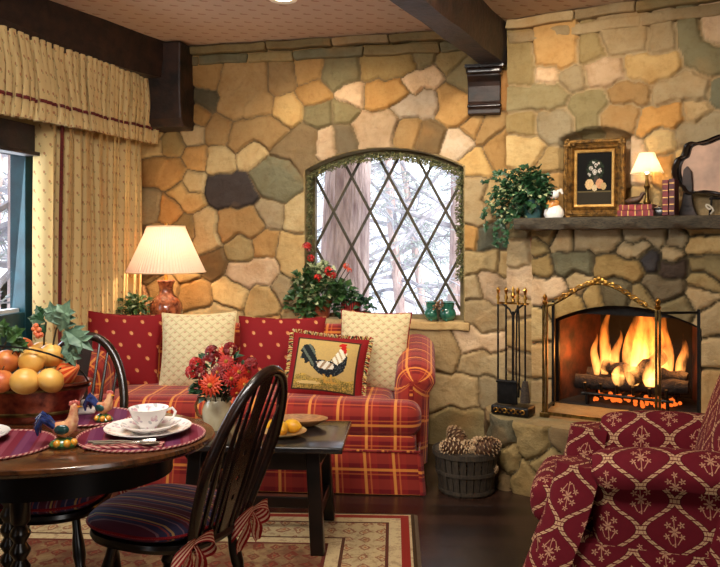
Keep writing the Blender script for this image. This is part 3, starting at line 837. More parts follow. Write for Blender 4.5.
# mantel shelf
def mantel_mesh():
    n = 90; rows = []
    for i in range(n+1):
        x = .14+2.19*i/n; j = lambda k: .007*math.sin(i*.55+k*1.9)+.004*math.sin(i*1.3+k)
        f = -.30+.012*math.sin(i*.37)+.006*math.sin(i*1.1)
        rows.append([(x,.0,1.446),(x,f+.012,1.446),(x,f,1.436+j(1)*.4),(x,f+j(2),1.41),(x,f+.01,1.384+j(3)*.6),(x,f+.03,1.378+j(4)*.6),(x,.0,1.378)])
    return rows
mm = MB(); mm.grid(mantel_mesh(), closed_u=True, cap0=True, cap1=True)
mt = mm.build('mantel_shelf', simple('grey weathered plank', srgb(44,38,29), srgb(84,73,53), .75, 0, 14, .7, 40, .006, (2,14,14)), loc=FO, rotz=FA)
tag(mt, 'rough dark plank mantel shelf above the fireplace', 'mantel')
# ------------------------------------------------------------------ fire, logs, grate, screen, tools
gr = thing('log_grate', 'black iron grate holding the burning logs', 'grate', FP(.715, .0, .374), FA)
for i in range(6):
    x = -.22+.088*i
    mm = MB(); mm.tube([(x,-.10,.13),(x,-.09,.085),(x,.05,.07),(x,.19,.075),(x,.20,.14)], .009, 6); mm.build('bar', M_iron, gr)
mm = MB()
for y in (-.06,.16): mm.tube([(-.25,y,.06),(.25,y,.06)], .009, 6)
mm.build('cross_rail', M_iron, gr)
for x, y in ((-.22,-.06),(.22,-.06),(-.22,.16),(.22,.16)):
    mm = MB(); mm.tube([(x,y,0),(x,y,.06)], .01, 6); mm.build('leg', M_iron, gr)
M_bark = simple('charred log', srgb(9,7,6), srgb(30,19,13), .9, 0, 18, 1., 30, .02)
logs = [((-.30,-.02,.115),(.31,.06,.125),.04,'long charred log lying at the front of the fire'),
        ((-.27,.12,.13),(.24,.15,.13),.05,'thick burning log lying at the back of the grate'),
        ((.02,-.05,.16),(.17,.12,.29),.042,'short log propped upright in the flames'),
        ((-.16,.08,.21),(.10,-.02,.19),.036,'split log resting across the middle of the fire'),
        ((.04,.05,.20),(.30,.09,.17),.034,'thin log resting toward the right firebox wall')]
for a, b, rad, lab in logs:
    a, b = Vector(a), Vector(b); P = []; rs = []
    for i in range(9):
        t = i/8; P.append(a.lerp(b, t)+Vector((0,.008*math.sin(i*1.3),.006*math.cos(i*1.7)))-a); rs.append(rad*(1+.12*math.sin(i*2.1)))
    mm = MB(); mm.tube(P, rs, 10)
    base = gr.matrix_basis @ a if False else FP(.715, .0, .374)+FU*a.x+(-FN)*a.y+Vector((0,0,a.z))
    o = mm.build('fire_log', M_bark, loc=base, rotz=FA); tag(o, lab, 'log', 'logs in the fireplace')
# embers
mm = MB(); r = random.Random(3)
for i in range(70):
    mm.ball((r.uniform(-.22,.26), r.uniform(-.03,.20), r.uniform(.0,.02)+.012), r.uniform(.007,.015), 6)
em = mm.build('embers', emit('glowing embers', (1,.16,.02,1), 1.3), loc=FP(.715,0,.374), rotz=FA); tag(em, 'glowing orange embers under the grate', 'embers', None, 'stuff')
# flames: glowing gas bodies
def flame_mat():
    m = Mt('flame gas'); nt = m.nt; nt.nodes.remove(m.b)
    z = m.xyz()[2]; x = m.xyz()[0]
    nz = m.noise(9, 3, .6, stretch=(1.6,1.6,.6))
    t = (z/.42).clamp()
    col = m.mix((t*1.1).clamp(), (1,.50,.13,1), (1,.22,.025,1))
    st = ((nz-.36)*3.2).clamp()*(1.0-t*.75)
    e = nt.nodes.new('ShaderNodeVolumePrincipled'); e.inputs['Density'].default_value = 0
    nt.links.new(col, e.inputs['Emission Color']); nt.links.new((st*FLAME).k, e.inputs['Emission Strength'])
    nt.links.new(e.outputs[0], m.out.inputs['Volume']); return m.m
FLAME = 165.0
M_flame = flame_mat()
fire = thing('fire', 'bright orange flames rising from the logs', 'fire', FP(.715, .0, .374), FA)
r = random.Random(12)
def tongue(x, y, z0, h, w, lean, seed):
    rr = random.Random(seed); P = []; rs = []
    for i in range(15):
        t = i/14
        P.append((x+lean*t*t+.018*math.sin(t*7+seed)*t, y+.02*t+.012*math.cos(t*6+seed), z0+h*t))
        rs.append(max(.002, w*(math.sin(PI*min(1, (t*.86+.14)))**.8)*(1-t*.45)))
    m = MB(); m.tube(P, rs, 12); return m
for i, a in enumerate([(-.15,.05,.16,.40,.040,.03),(-.20,.07,.15,.24,.030,-.02),(-.09,.06,.16,.26,.034,.02),(.0,.05,.15,.50,.060,.07),(.06,.08,.14,.50,.085,.02),(.12,.06,.15,.47,.075,-.01),
                       (.18,.08,.15,.40,.055,.0),(.03,-.03,.13,.20,.055,-.02),(-.05,-.02,.12,.13,.045,.02),(.13,-.03,.13,.20,.06,.02),(.26,.10,.16,.26,.036,.03)]):
    tongue(*a, i).build('flame', M_flame, fire)

scr = thing('fire_screen', 'brass fireplace screen with scrolled arched top and folding wings', 'fire screen', FP(.391, .50, .372), FA)
WS = .576
for x in (0, WS):
    p = MB(); p.box((x-.008,0,.30), (.012,.016,.60)); p.box((x+.008,.004,.30), (.012,.016,.60)); p.box((x,0,.012), (.05,.035,.024)); po = p.build('post', M_oldbrass, scr, smooth=False, bevel=.002)
    f = MB(); f.lathe([(.004,.598),(.013,.605),(.016,.615),(.006,.625),(.012,.635),(.013,.645),(.0,.662)], (x,0,0), 12); f.build('finial', M_brass, po)
def archz(u): return .60+.125*(.5-.5*math.cos(2*PI*u))**.85
mm = MB(); mm.tube([(WS*i/40,0,archz(i/40)-.004) for i in range(41)], .007, 6); mm.build('top_rail', M_oldbrass, scr)
mm = MB(); mm.box((WS/2,0,.02), (WS,.012,.018)); mm.build('bottom_rail', M_oldbrass, scr, smooth=False)
mm = MB()
for i in range(1, 24):                      # acanthus scroll along the arch
    u = .09+i*.035
    if u > .93: break
    z = archz(u); a = i % 2
    P = []
    for k in range(9):
        t = k/8*PI*1.5; P.append((WS*u+.018*math.cos(t+a*PI)*(1-k/14), -.006, z+.004+.012*math.sin(t)*(1-k/14)))
    mm.tube(P, .0045, 5)
for dx, dz in ((0,.03),(-.018,.02),(.018,.02),(-.034,.008),(.034,.008)): mm.ball((WS/2+dx,-.006,archz(.5)+dz-.006), (.013,.007,.014), 8)
mm.build('scroll_ornament', M_brass, scr)
wing = MB()
W0 = Vector((WS+.014,0,0)); W1 = Vector((WS+.17,.13,0))
for z in (.02,.585): wing.bar(W0+Vector((0,0,z)), W1+Vector((0,0,z)), .012)
wing.bar(W1, W1+Vector((0,0,.60)), .014); wing.build('wing', M_iron, scr, smooth=False)
wing = MB(); W0 = Vector((-.016,0,0)); W1 = Vector((-.05,.30,0))
for z in (.02,.585): wing.bar(W0+Vector((0,0,z)), W1+Vector((0,0,z)), .012)
wing.bar(W1, W1+Vector((0,0,.60)), .014); wing.build('wing', M_iron, scr, smooth=False)

ts = thing('fire_tool_stand', 'black fireplace tool stand with a brass scroll on its base', 'tool stand', FP(.225, .535, .372), FA)
mm = MB(); mm.rbox((0,0,.028), (.215,.12,.05), .012, n=2); mm.build('base', M_iron, ts)
mm = MB()
for i in range(7):
    x = -.075+i*.025
    mm.tube([(x+.011*math.cos(t)*(1 if i % 2 else -1), -.064, .03+.011*math.sin(t)) for t in [k*PI/5 for k in range(9)]], .003, 5)
mm.build('scroll_trim', M_brass, ts)
mm = MB(); mm.tube([(0,0,.05),(0,0,.56)], .008, 8); mm.tube([(-.06,0,.60),(-.02,0,.57),(0,0,.53),(.02,0,.57),(.06,0,.60)], .006, 6); mm.tube([(-.07,0,.11),(-.03,0,.16),(0,0,.19),(.03,0,.16),(.07,0,.11)], .006, 6); mm.build('pole', M_iron, ts)
mm = MB(); mm.bar((-.088,0,.604), (.088,0,.604), .014, .01); mm.lathe([(.004,.605),(.012,.615),(.007,.63),(.014,.645),(.006,.665),(.010,.68),(0,.70)], (0,0,0), 10); mm.build('crossbar', M_brass, ts)
tools = [('fire_poker', -.078, 'thin black poker with brass handle hanging leftmost on the tool stand', 'poker'),
         ('fire_shovel', -.032, 'black fire shovel with wide pan hanging on the tool stand', 'shovel'),
         ('fire_tongs', .035, 'black fire tongs with brass handle hanging right of the stand pole', 'tongs'),
         ('hearth_brush', .076, 'hearth brush with brass handle hanging nearest the fire screen', 'brush')]
for nm, x, lab, cat in tools:
    t = thing(nm, lab, cat, FP(.225+x, .535+.022, .372), FA)
    mm = MB(); mm.lathe([(.004,.595),(.009,.60),(.006,.615),(.011,.635),(.006,.65),(.009,.668),(.012,.678),(0,.695)], (0,0,0), 10); mm.build('handle', M_brass, t)
    mm = MB()
    if cat == 'poker': mm.tube([(0,0,.60),(0,0,.07)], .0055, 6); mm.tube([(0,0,.16),(.015,0,.14),(.02,0,.16)], .005, 6)
    elif cat == 'tongs':
        for s in (-1,1): mm.tube([(0,0,.60),(s*.006,0,.54),(s*.010,0,.25),(s*.004,0,.10)], .005, 6)
    else: mm.tube([(0,0,.60),(0,0,.18)], .0055, 6)
    mm.build('shaft', M_iron, t)
    if cat == 'shovel': mm = MB(); mm.rbox((.012,-.012,.125), (.115,.014,.13), .006, n=2); mm.box((.012,-.02,.18), (.115,.022,.01)); mm.build('pan', M_iron, t)
    if cat == 'brush':
        mm = MB(); mm.lathe([(.014,.19),(.018,.17),(.026,.10),(.028,.075)], seg=12); mm.build('bristles', simple('bristle', srgb(34,26,20), srgb(64,50,36), .9, 0, 90, .8, 160), t)

# ------------------------------------------------------------------ basket with pine cones
BC = Vector((.56,4.11,0))
bk = thing('bushel_basket', 'round slatted wood basket of pine cones beside the hearth', 'basket', BC, 0)
M_slat = simple('weathered slat', srgb(40,32,24), srgb(74,60,42), .85, 0, 16, .5, 50, .004, (9,9,1.5))
def brad(z): return .136+.036*(z/.225)
mm = MB(); N = 26
for i in range(N):
    a0, a1 = 2*PI*i/N+.02, 2*PI*(i+1)/N-.02; rows = []
    off = .002*(i % 2)
    for z in (0.0,.06,.12,.18,.225):
        rr = brad(z)+off; rows.append([(rr*math.cos(a), rr*math.sin(a), z) for a in (a0,(a0+a1)/2,a1)])
    inn = [[(p[0]*.96,p[1]*.96,p[2]) for p in rw] for rw in rows]
    mm.grid(rows); mm.grid(inn, flip=True)
    for q in (0, 2): mm.grid([[rows[j][q], inn[j][q]] for j in range(5)])
    mm.grid([rows[-1], inn[-1]])
mm.lathe([(0,.004),(.132,.004),(.132,.012),(0,.012)], seg=26); mm.build('slats', M_slat, bk)
for z, w in ((.212,.026),(.115,.018),(.02,.018)):
    mm = MB(); R0 = brad(z); mm.lathe([(R0+.001,z-w/2),(R0+.008,z-w/2),(R0+.009,z+w/2),(R0+.001,z+w/2)], seg=30); mm.build('hoop', M_slat, bk)
M_cone = simple('pine cone scale', srgb(58,34,20), srgb(112,74,44), .8, 0, 30); M_conetip = simple('pine cone tip', srgb(206,178,138), srgb(160,120,80), .8, 0, 40)
def pinecone(loc, L, Wd, rot, label):
    t = thing('pinecone', label, 'pine cone', loc, 0, 'pine cones in the basket', rot=rot)
    m1, m2 = MB(), MB(); core = MB(); core.lathe([(0,0),(Wd*.28,L*.12),(Wd*.3,L*.45),(Wd*.15,L*.85),(0,L)], seg=10); core.build('core', M_cone, t)
    n = 74
    for i in range(n):
        u = (i+.5)/n; z = L*(.04+.92*u); a = i*2.39996; rr = Wd*.5*(math.sin(PI*min(1,.22+u*.74))**.9)
        d = Vector((math.cos(a), math.sin(a), .35+.6*u)).normalized(); s = Vector((-math.sin(a), math.cos(a), 0)); up = d.cross(s)
        c = Vector((0,0,z-.2*rr)); w = Wd*.11*(1.15-.6*u); 
        tip = c+d*rr; b0 = c+d*rr*.35
        m1.add([b0-s*w*.5, b0+s*w*.5, tip+s*w-d*.003, tip-s*w-d*.003, b0+up*.006, tip+up*.006-d*.003], [(0,1,2,3),(0,3,5,4),(1,4,5,2)])
        m2.add([tip+s*w-d*.004+up*.001, tip-s*w-d*.004+up*.001, tip-s*w*.5+d*.004, tip+s*w*.5+d*.004, tip+up*.0075-d*.003], [(0,1,2,3),(0,3,4),(1,4,2),(2,4,3)])
    m1.build('scales', M_cone, t, smooth=False); m2.build('scale_tips', M_conetip, t, smooth=False); return t
pc = [((-.015,-.07,.222),.15,.125,(R(72),R(10),R(-75)),'large pine cone at the left front of the basket'),
      ((.025,-.075,.226),.16,.13,(R(68),0,R(62)),'big open pine cone at the right front of the basket'),
      ((-.01,.06,.225),.15,.115,(R(64),R(10),R(200)),'pine cone lying at the back of the basket'),
      ((-.02,-.02,.235),.115,.09,(R(80),R(-10),R(20)),'pine cone on top in the middle of the basket'),
      ((.09,.03,.225),.12,.095,(R(68),0,R(-30)),'pine cone standing behind the big right cone')]
for p, L, W_, ro, lab in pc: pinecone(BC+Vector(p), L, W_, ro, lab)
pile = [((-.05,.01,.12),'pine cone deep in the basket on the left'),((.07,-.0,.12),'pine cone deep in the basket on the right')]
for p, lab in pile: pinecone(BC+Vector(p), .12, .10, (R(80),0,R(40)), lab)

# ------------------------------------------------------------------ RUG
RW, RD = 1.05, 1.0
rr_ = thing('x','x','x')
bpy.data.objects.remove(rr_)
mm = MB(); mm.rbox((0,0,.006), (2*RW,2*RD,.012), .005, n=6, k=2)
fr = MB(); r = random.Random(2)
rug = mm.build('oriental_rug', rug_mat(RW, RD), loc=(.185-RW+.03,3.77-RD,.001), rotz=R(-2.5)); tag(rug, 'worn beige and red patterned oriental rug under the tables', 'rug')
for s in (-1, 1):
    fr = MB()
    for i in range(260):
        y = -RD+2*RD*i/259; fr.tube([(s*RW,y,.006),(s*(RW+.010),y+r.uniform(-.004,.004),.004),(s*(RW+.016),y+r.uniform(-.006,.006),.002)], .0022, 4)
    fr.build('fringe', simple('rug fringe', srgb(96,76,54), None, .9), rug)

# ------------------------------------------------------------------ SOFA
SA = R(-5); SCN = Vector((-.62,4.545,0))
sofa = thing('sofa', 'red plaid upholstered sofa with rolled arms under the arched window', 'sofa', SCN, SA)
def arm_rows(xi, xo, ys, zt_f, zb, side=1, roll=.02, n=12, inset=0):
    rows = []
    for y in ys:
        y, sh = y if isinstance(y, tuple) else (y, 0)
        zt = zt_f(y)-sh*.6; w = (xo-xi)/2-sh; cx = (xi+xo)/2; P = []
        P.append((cx+w-.012-inset, zb)); P.append((cx+w-.006-inset, zb+.15)); P.append((cx+w-inset, zt-w*(1.6 if not inset else 1.9)))
        if inset: P.append((cx+w-inset*.9, zt-w*1.62)); P.append((cx+w-inset*.1+roll, zt-w*1.45))
        for k in range(n+1):
            a = PI*k/n; P.append((cx+roll+(w+roll*.7)*math.cos(a), zt-w+w*math.sin(a)))
        P.append((cx-w, zt-w*1.6)); P.append((cx-w, zb+.15)); P.append((cx-w, zb))
        rows.append([(side*p[0], y, p[1]) for p in P])
    return rows
ztop = lambda y: .735-.115*(max(0, (.40-y)/.64))**1.6
for s, nm in ((1,'r'),(-1,'l')):
    m = MB(); ys = [(.40,0)]+[.36-.06*i for i in range(10)]+[(-.19,.006),(-.22,.020),(-.245,.042),(-.26,.066),(-.266,.088)]
    rows = arm_rows(.825, 1.02, ys, ztop, .10, s)
    m.grid(rows, closed_u=True, cap0=True, cap1=True, flip=(s < 0)); arm = m.build('arm', M_plaid, sofa)
m = MB(); m.rbox((0,.33,.46), (1.75,.19,.68), .085, n=10, M=Matrix.Rotation(R(-7),3,'X')); m.build('backrest', M_plaid, sofa)
m = MB(); m.rbox((0,-.03,.195), (1.90,.80,.22), .03, n=4); m.build('base', M_plaid, sofa)
m = MB(); m.rbox((0,-.10,.375), (1.64,.62,.175), .06, (0,0,.012), n=14); m.rbox((0,-.325,.375), (1.955,.215,.175), .07, (.0,.008,.012), n=12); m.build('seat_cushion', M_plaid, sofa)
pp = MB(); 
def skirt(x0, x1, z0, z1, yb, yf, flare=.02):
    pts = []
    def side(a, b, n): 
        for i in range(n): pts.append((a[0]+(b[0]-a[0])*i/n, a[1]+(b[1]-a[1])*i/n))
    side((x0,yb),(x0,yf),10); side((x0,yf),(x1,yf),30); side((x1,yf),(x1,yb),10); pts.append((x1,yb))
    return pts
def build_skirt(m, pts, z0, z1, flare, cx, cy, wav=.004):
    rows = []
    for j in range(7):
        v = j/6; row = []
        for i, (x, y) in enumerate(pts):
            d = Vector((x-cx, (y-cy)*1.6, 0)); d.normalize()
            k = flare*v+wav*math.sin(i*.9)*v
            row.append((x+d.x*k, y+d.y*k, z1+(z0-z1)*v))
        rows.append(row)
    m.grid(rows)
    m.grid([[(p[0]*.985, p[1]*.985, p[2]) for p in rw] for rw in rows], flip=True)
m = MB(); build_skirt(m, skirt(-.965,.965,0,0,.38,-.435), .006, .225, .022, 0, 0); skirt_o = m.build('skirt', M_plaid, sofa)
m = MB(); P = skirt(-.968,.968,0,0,.38,-.438); m.tube([(x,y,.226) for x,y in P], .006, 6); m.build('welt', M_plaid, skirt_o)
for s in (-1,1):
    m = MB(); m.grid([[(s*(.955+.018*v),-.447-.014*v,.22-.21*v),(s*(.972+.018*v),-.452-.016*v,.22-.21*v),(s*(.985+.018*v),-.435-.014*v,.22-.21*v)] for v in (0,.5,1)]); m.build('corner_pleat', M_plaid, skirt_o)
def spt(x, y, z): return SCN+Matrix.Rotation(SA,3,'Z') @ Vector((x,y,z))

# ------------------------------------------------------------------ PILLOWS
def pil_z(x, y, t): return t*((max(0,1-x*x))**.55)*((max(0,1-y*y))**.55)*(1-.18*x*x*y*y)
def pillow_rows(w, h, t, n=26, sgn=1):
    rows = []
    for j in range(n+1):
        v = -math.cos(PI*j/n); row = []
        for i in range(n+1):
            u = -math.cos(PI*i/n)
            X = w/2*u*(1-.07*(1-v*v)**1.0*abs(u)); Zz = h/2*v*(1-.07*(1-u*u)*abs(v))
            row.append((X, -sgn*pil_z(u, v, t), Zz+h/2))
        rows.append(row)
    return rows
def pillow(name, label, w, h, t, mat, loc, rot, pipe=None):
    m = MB(); rows = pillow_rows(w, h, t); m.grid(rows); nn = len(m.f); rb = pillow_rows(w, h, t, sgn=-1); m.grid(rb, flip=True)
    # flat cloth coordinates
    k = 0
    m.uv = []
    n = 26
    for rws, fl in ((rows,0),(rb,1)):
        for i in range(n):
            for j in range(n):
                q = [(i,j),(i,j+1),(i+1,j+1),(i+1,j)]
                if fl: q = q[::-1]
                m.uv.append(tuple((rws[a][b][0], rws[a][b][2]) for a, b in q))
    o = m.build(name, mat, loc=loc); o.rotation_euler = rot; tag(o, label, 'pillow')
    e = [rows[0][i] for i in range(n+1)]+[rows[j][n] for j in range(1, n+1)]+[rows[n][i] for i in range(n-1, -1, -1)]+[rows[j][0] for j in range(n-1, 0, -1)]
    if pipe: p = MB(); p.tube([(x,0,z) for x,_,z in e], .0045, 6, closed=True); p.build('piping', pipe, o)
    return o, e
M_cream_pipe = simple('cream cord', srgb(216,190,138), None, .85)
def px_x(px, Y): return (px-CX)/FPX*Y
ZS = .452
pillow('throw_pillow', 'red leaf print pillow at the far left end of the sofa', .45, .45, .075, M_redp, (px_x(119,4.62),4.62,ZS-.012), (R(-13),R(3),R(4)), M_redp)
pillow('throw_pillow', 'cream lattice pillow between the two red pillows', .45, .46, .085, M_creamp, (px_x(196,4.55),4.56,ZS-.012), (R(-14),R(-1.5),R(-3)), M_cream_pipe)
pillow('throw_pillow', 'red leaf print pillow in the middle beside the rooster pillow', .53, .43, .08, M_redp, (px_x(279,4.62),4.60,ZS-.012), (R(-14),R(0),R(-6)), M_redp)
pillow('throw_pillow', 'cream lattice pillow at the right end against the plaid arm', .43, .47, .08, M_creamp, (px_x(370,4.52),4.55,ZS-.012), (R(-14),R(1.5),R(-14)), M_redp)
# rooster needlepoint pillow: the stitched picture is coloured stitch by stitch
def inpoly(x, y, P):
    c = False; n = len(P)
    for i in range(n):
        x1, y1 = P[i]; x2, y2 = P[i-1]
        if (y1 > y) != (y2 > y) and x < (x2-x1)*(y-y1)/(y2-y1)+x1: c = not c
    return c
def ell(x, y, cx, cy, rx, ry, a=0):
    dx, dy = x-cx, y-cy; c, s = math.cos(a), math.sin(a); return ((dx*c+dy*s)/rx)**2+((dy*c-dx*s)/ry)**2 < 1
def rooster_color(u, v):
    """u right, v up in -1..1 of the stitched panel"""
    r = (math.sin(u*53.1+v*91.7)*4375.5) % 1; r2 = (math.sin(u*20+v*13)+math.sin(u*7-v*29+1))/2
    if max(abs(u), abs(v)) > .90: return srgb(120+20*r,24,26)
    if max(abs(u), abs(v)) > .85: return srgb(60,36,24)
    u, v = u/1.14, (v+.02)/1.14
    c = srgb(176+14*r,146+10*r,90)                                 # ground
    if v < -.36+.06*math.sin(u*9): c = srgb(176+24*r2,142+18*r2,70) if r > .25 else srgb(128,112,54)
    if v < -.5+.08*math.sin(u*14+1) and r > .62: c = srgb(110,96,44)
    if v < -.42 and ell(u, v, -.35, -.55, .3, .05): c = srgb(206,176,110)
    tail = [(-.16,.02),(-.24,.2),(-.3,.45),(-.44,.6),(-.6,.56),(-.68,.36),(-.62,.30),(-.66,.14),(-.55,.14),(-.5,-.02),(-.4,.04),(-.34,-.08),(-.22,-.1)]
    body = [(-.26,.1),(-.1,.14),(.1,.1),(.24,.3),(.34,.5),(.5,.42),(.52,.1),(.46,-.14),(.3,-.3),(.1,-.36),(-.12,-.28),(-.28,-.12)]
    neck = [(.14,.12),(.24,.36),(.32,.54),(.46,.52),(.5,.36),(.42,.16),(.3,.02)]
    wing = [(-.22,.06),(.0,.12),(.2,.04),(.24,-.1),(.04,-.14),(-.16,-.1)]
    if inpoly(u, v, tail): c = srgb(26,30,30) if (math.sin(u*26+v*18)) > -.55 else srgb(92,98,84)
    if inpoly(u, v, body): c = srgb(24,26,30) if r > .12 else srgb(70,74,74)
    if inpoly(u, v, wing): c = srgb(214,204,184) if math.sin(u*38-v*20) > -.3 else srgb(150,120,90)
    if inpoly(u, v, neck): c = srgb(226,214,190) if math.sin(u*48+v*22) > -.5 else srgb(178,150,110)
    if ell(u, v, .4, .56, .075, .075): c = srgb(176,34,26)
    if ell(u, v, .36, .66, .10, .055, .3): c = srgb(186,30,24)
    if ell(u, v, .44, .46, .035, .07): c = srgb(180,34,28)
    if ell(u, v, .5, .56, .05, .022): c = srgb(206,156,60)
    for lx in (.06, .22):
        if abs(u-lx-.05*math.sin(v*6)) < .022 and -.5 < v < -.28: c = srgb(190,140,60)
        if ell(u, v, lx+.05, -.51, .09, .022): c = srgb(190,140,60)
    return c
def rooster_pillow():
    w, h, t = .44, .36, .085; n = 84
    def surf(u, v, sg): return (w/2*u*(1-.05*(1-v*v)*abs(u)), -sg*pil_z(u, v, t), h/2*v*(1-.05*(1-u*u)*abs(v))+h/2)
    m = MB(); cols = []
    rows = [[surf(-1+2*i/n, -1+2*j/n, 1) for i in range(n+1)] for j in range(n+1)]
    m.grid(rows)
    for j in range(n):
        for i in range(n): cols.append(rooster_color((-1+2*(i+.5)/n)*1.08, (-1+2*(j+.5)/n)*1.08) if True else 0)
    k = 24; m.grid([[surf(-1+2*i/k, -1+2*j/k, -1) for i in range(k+1)] for j in range(k+1)], flip=True); cols += [srgb(120,24,26)]*(k*k)
    o = m.build('throw_pillow', M_needle, loc=(px_x(322,4.28),4.30,ZS-.01), recalc=True, colors=cols); o.rotation_euler = (R(-21), R(5), R(-8))
    tag(o, 'needlepoint pillow with a black and white rooster and tasselled edge', 'pillow')
    e = []
    for i in range(25): e.append((-1+2*i/24,-1))
    for i in range(1,25): e.append((1,-1+2*i/24))
    for i in range(1,25): e.append((1-2*i/24,1))
    for i in range(1,24): e.append((-1,1-2*i/24))
    f = MB(); r = random.Random(6); fc = []
    pal = [srgb(150,36,30), srgb(196,164,96), srgb(60,60,40), srgb(206,180,130)]
    for i in range(len(e)*5):
        a = e[int(i/5) % len(e)]; b = e[(int(i/5)+1) % len(e)]; q = (i % 5)/5; u, v = a[0]+(b[0]-a[0])*q, a[1]+(b[1]-a[1])*q
        p = Vector(surf(u, v, 1)); d = Vector((u if abs(u) > .995 else u*.15, 0, v if abs(v) > .995 else v*.15)); d.normalize()
        d = (d+Vector((r.uniform(-.5,.5), r.uniform(-.5,.3), r.uniform(-.7,.2)))).normalized(); n0 = len(f.f)
        f.tube([p, p+d*.012, p+d*.024+Vector((0,0,-.004))], [.003,.005,.0035], 5); fc += [pal[int(i/2) % 4]]*(len(f.f)-n0)
    f.build('fringe', M_needle, o, colors=fc)
rooster_pillow()

# ------------------------------------------------------------------ corner table, lamp, plant behind the sofa
CT = Vector((-1.315,5.235,0)); CA = R(-10)
ct = thing('console_table', 'narrow dark console table in the corner behind the sofa', 'table', CT, CA)
m = MB(); m.rbox((0,0,.69), (.50,.30,.025), .006, n=2, k=2); m.build('tabletop', M_wood, ct)
m = MB(); m.box((0,0,.64), (.44,.24,.075)); m.build('apron', M_wood, ct, smooth=False)
for sx in (-1,1):
    for sy in (-1,1):
        m = MB(); m.lathe([(.014,0),(.02,.03),(.014,.06),(.02,.3),(.022,.55),(.024,.68)], (sx*.205,sy*.105,0), 10); m.build('leg', M_wood, ct)
TL = Vector((px_x(166,5.18),5.18,.703))
M_lampbase = simple('rust glaze', srgb(92,38,22), srgb(176,104,66), .14, 0, 30, coat=.7)
tl = thing('table_lamp', 'rust glazed table lamp with wide pleated shade in the corner', 'lamp', TL, 0)
m = MB(); m.lathe([(0,0),(.075,0),(.078,.012),(.066,.022),(.07,.035),(.10,.10),(.112,.155),(.104,.20),(.078,.235),(.055,.255),(.046,.285),(.05,.32),(.062,.345),(.056,.352),(.0,.352)], seg=32); m.build('base', M_lampbase, tl)
m = MB(); m.lathe([(.018,.352),(.012,.365),(.008,.40),(.008,.71),(.0,.712)], seg=10); m.ball((0,0,.722), .011, 8); m.build('stem', M_brass, tl)
m = MB(); NS = 150
rows = []
for j in range(9):
    v = j/8; R0 = .122+(.256-.122)*v**1.06; z = .708-(.708-.405)*v
    rows.append([((R0*(1+.014*(i % 2)))*math.cos(2*PI*i/NS), (R0*(1+.014*(i % 2)))*math.sin(2*PI*i/NS), z) for i in range(NS)])
m.grid(rows, closed_u=True); sh = m.build('lamp_shade', M_shade, tl, smooth=False)
m = MB(); m.tube([(.123*math.cos(2*PI*i/40),.123*math.sin(2*PI*i/40),.708) for i in range(40)], .0045, 6, closed=True); m.tube([(.258*math.cos(2*PI*i/60),.258*math.sin(2*PI*i/60),.405) for i in range(60)], .005, 6, closed=True)
m.build('shade_trim', simple('shade binding', srgb(236,206,170), None, .9), sh)
def foliage(parent, name, mat, blobs, n, L, W, seed, droop=.2, up=.4):
    r = random.Random(seed); m = MB()
    for _ in range(n):
        c, rad = r.choice(blobs)
        while True:
            p = Vector((r.uniform(-1,1), r.uniform(-1,1), r.uniform(-1,1)))
            if .25 < p.length < 1: break
        q = Vector((c[0]+p.x*rad[0], c[1]+p.y*rad[1], c[2]+p.z*rad[2]))
        d = Vector((p.x+r.uniform(-.6,.6), p.y+r.uniform(-.6,.6), p.z*.5+up-droop+r.uniform(-.5,.5)))
        k = r.uniform(.7,1.25)
        m.leaf(q, d, (r.uniform(-.5,.5), r.uniform(-.9,.1), 1), L*k, W*k)
    return m.build(name, mat, parent, smooth=False)
def pot(parent, r0, r1, h, mat, name='pot'):
    m = MB(); m.lathe([(0,0),(r0,0),(r1,h*.8),(r1*1.12,h*.8),(r1*1.15,h),(r1*1.0,h),(r1*.95,h*.85),(0,h*.85)], seg=22); return m.build(name, mat, parent)
hp_ = thing('potted_plant', 'small leafy green plant beside the corner lamp', 'plant', (px_x(132,5.13),5.15,.703), 0)
pot(hp_, .045, .058, .09, M_terracotta)
foliage(hp_, 'foliage', M_leaf, [((0,0,.16),(.115,.10,.09)),((-.04,0,.13),(.09,.09,.06)),((.05,-.02,.19),(.07,.07,.05))], 210, .05, .03, 5)

# ------------------------------------------------------------------ WINDOW SILL things
def sill(px, d=.02): 
    P_, U_ = BP(0,-.035), BU
    t, _ = onplane(px, 300, P_, U_); return BP(t, -.035+d, .793)
ger = thing('geranium', 'red flowering geranium in a terracotta pot on the window sill', 'plant', sill(322, .01), BA)
pot(ger, .05, .066, .125, M_terracotta)
foliage(ger, 'foliage', M_leaf, [((-.03,-.05,.17),(.19,.09,.11)),((-.10,-.06,.10),(.12,.07,.10)),((.09,-.05,.17),(.13,.08,.09)),((-.03,-.02,.27),(.14,.08,.09)),((.15,-.03,.16),(.09,.07,.07)),((-.09,-.04,.24),(.09,.07,.09))], 640, .052, .048, 8)
foliage(ger, 'pale_foliage', M_leaf_pale, [((0,-.06,.20),(.17,.08,.09)),((.02,-.06,.28),(.07,.06,.05)),((-.06,-.07,.11),(.10,.05,.08)),((.0,-.05,.32),(.08,.05,.05))], 170, .045, .04, 9)
def floret(parent, name, c, rad, n, mat, seed):
    r = random.Random(seed); m = MB()
    for _ in range(n):
        d = Vector((r.uniform(-1,1), r.uniform(-1,.5), r.uniform(-.5,1))).normalized(); q = Vector(c)+d*rad*.75
        for k in range(4):
            s = d.cross(Vector((math.cos(k*1.57+_), math.sin(k*1.57+_), .3))).normalized(); m.leaf(q, s+d*.4, d, rad*.55, rad*.5, .1)
    return m.build(name, mat, parent, smooth=False)
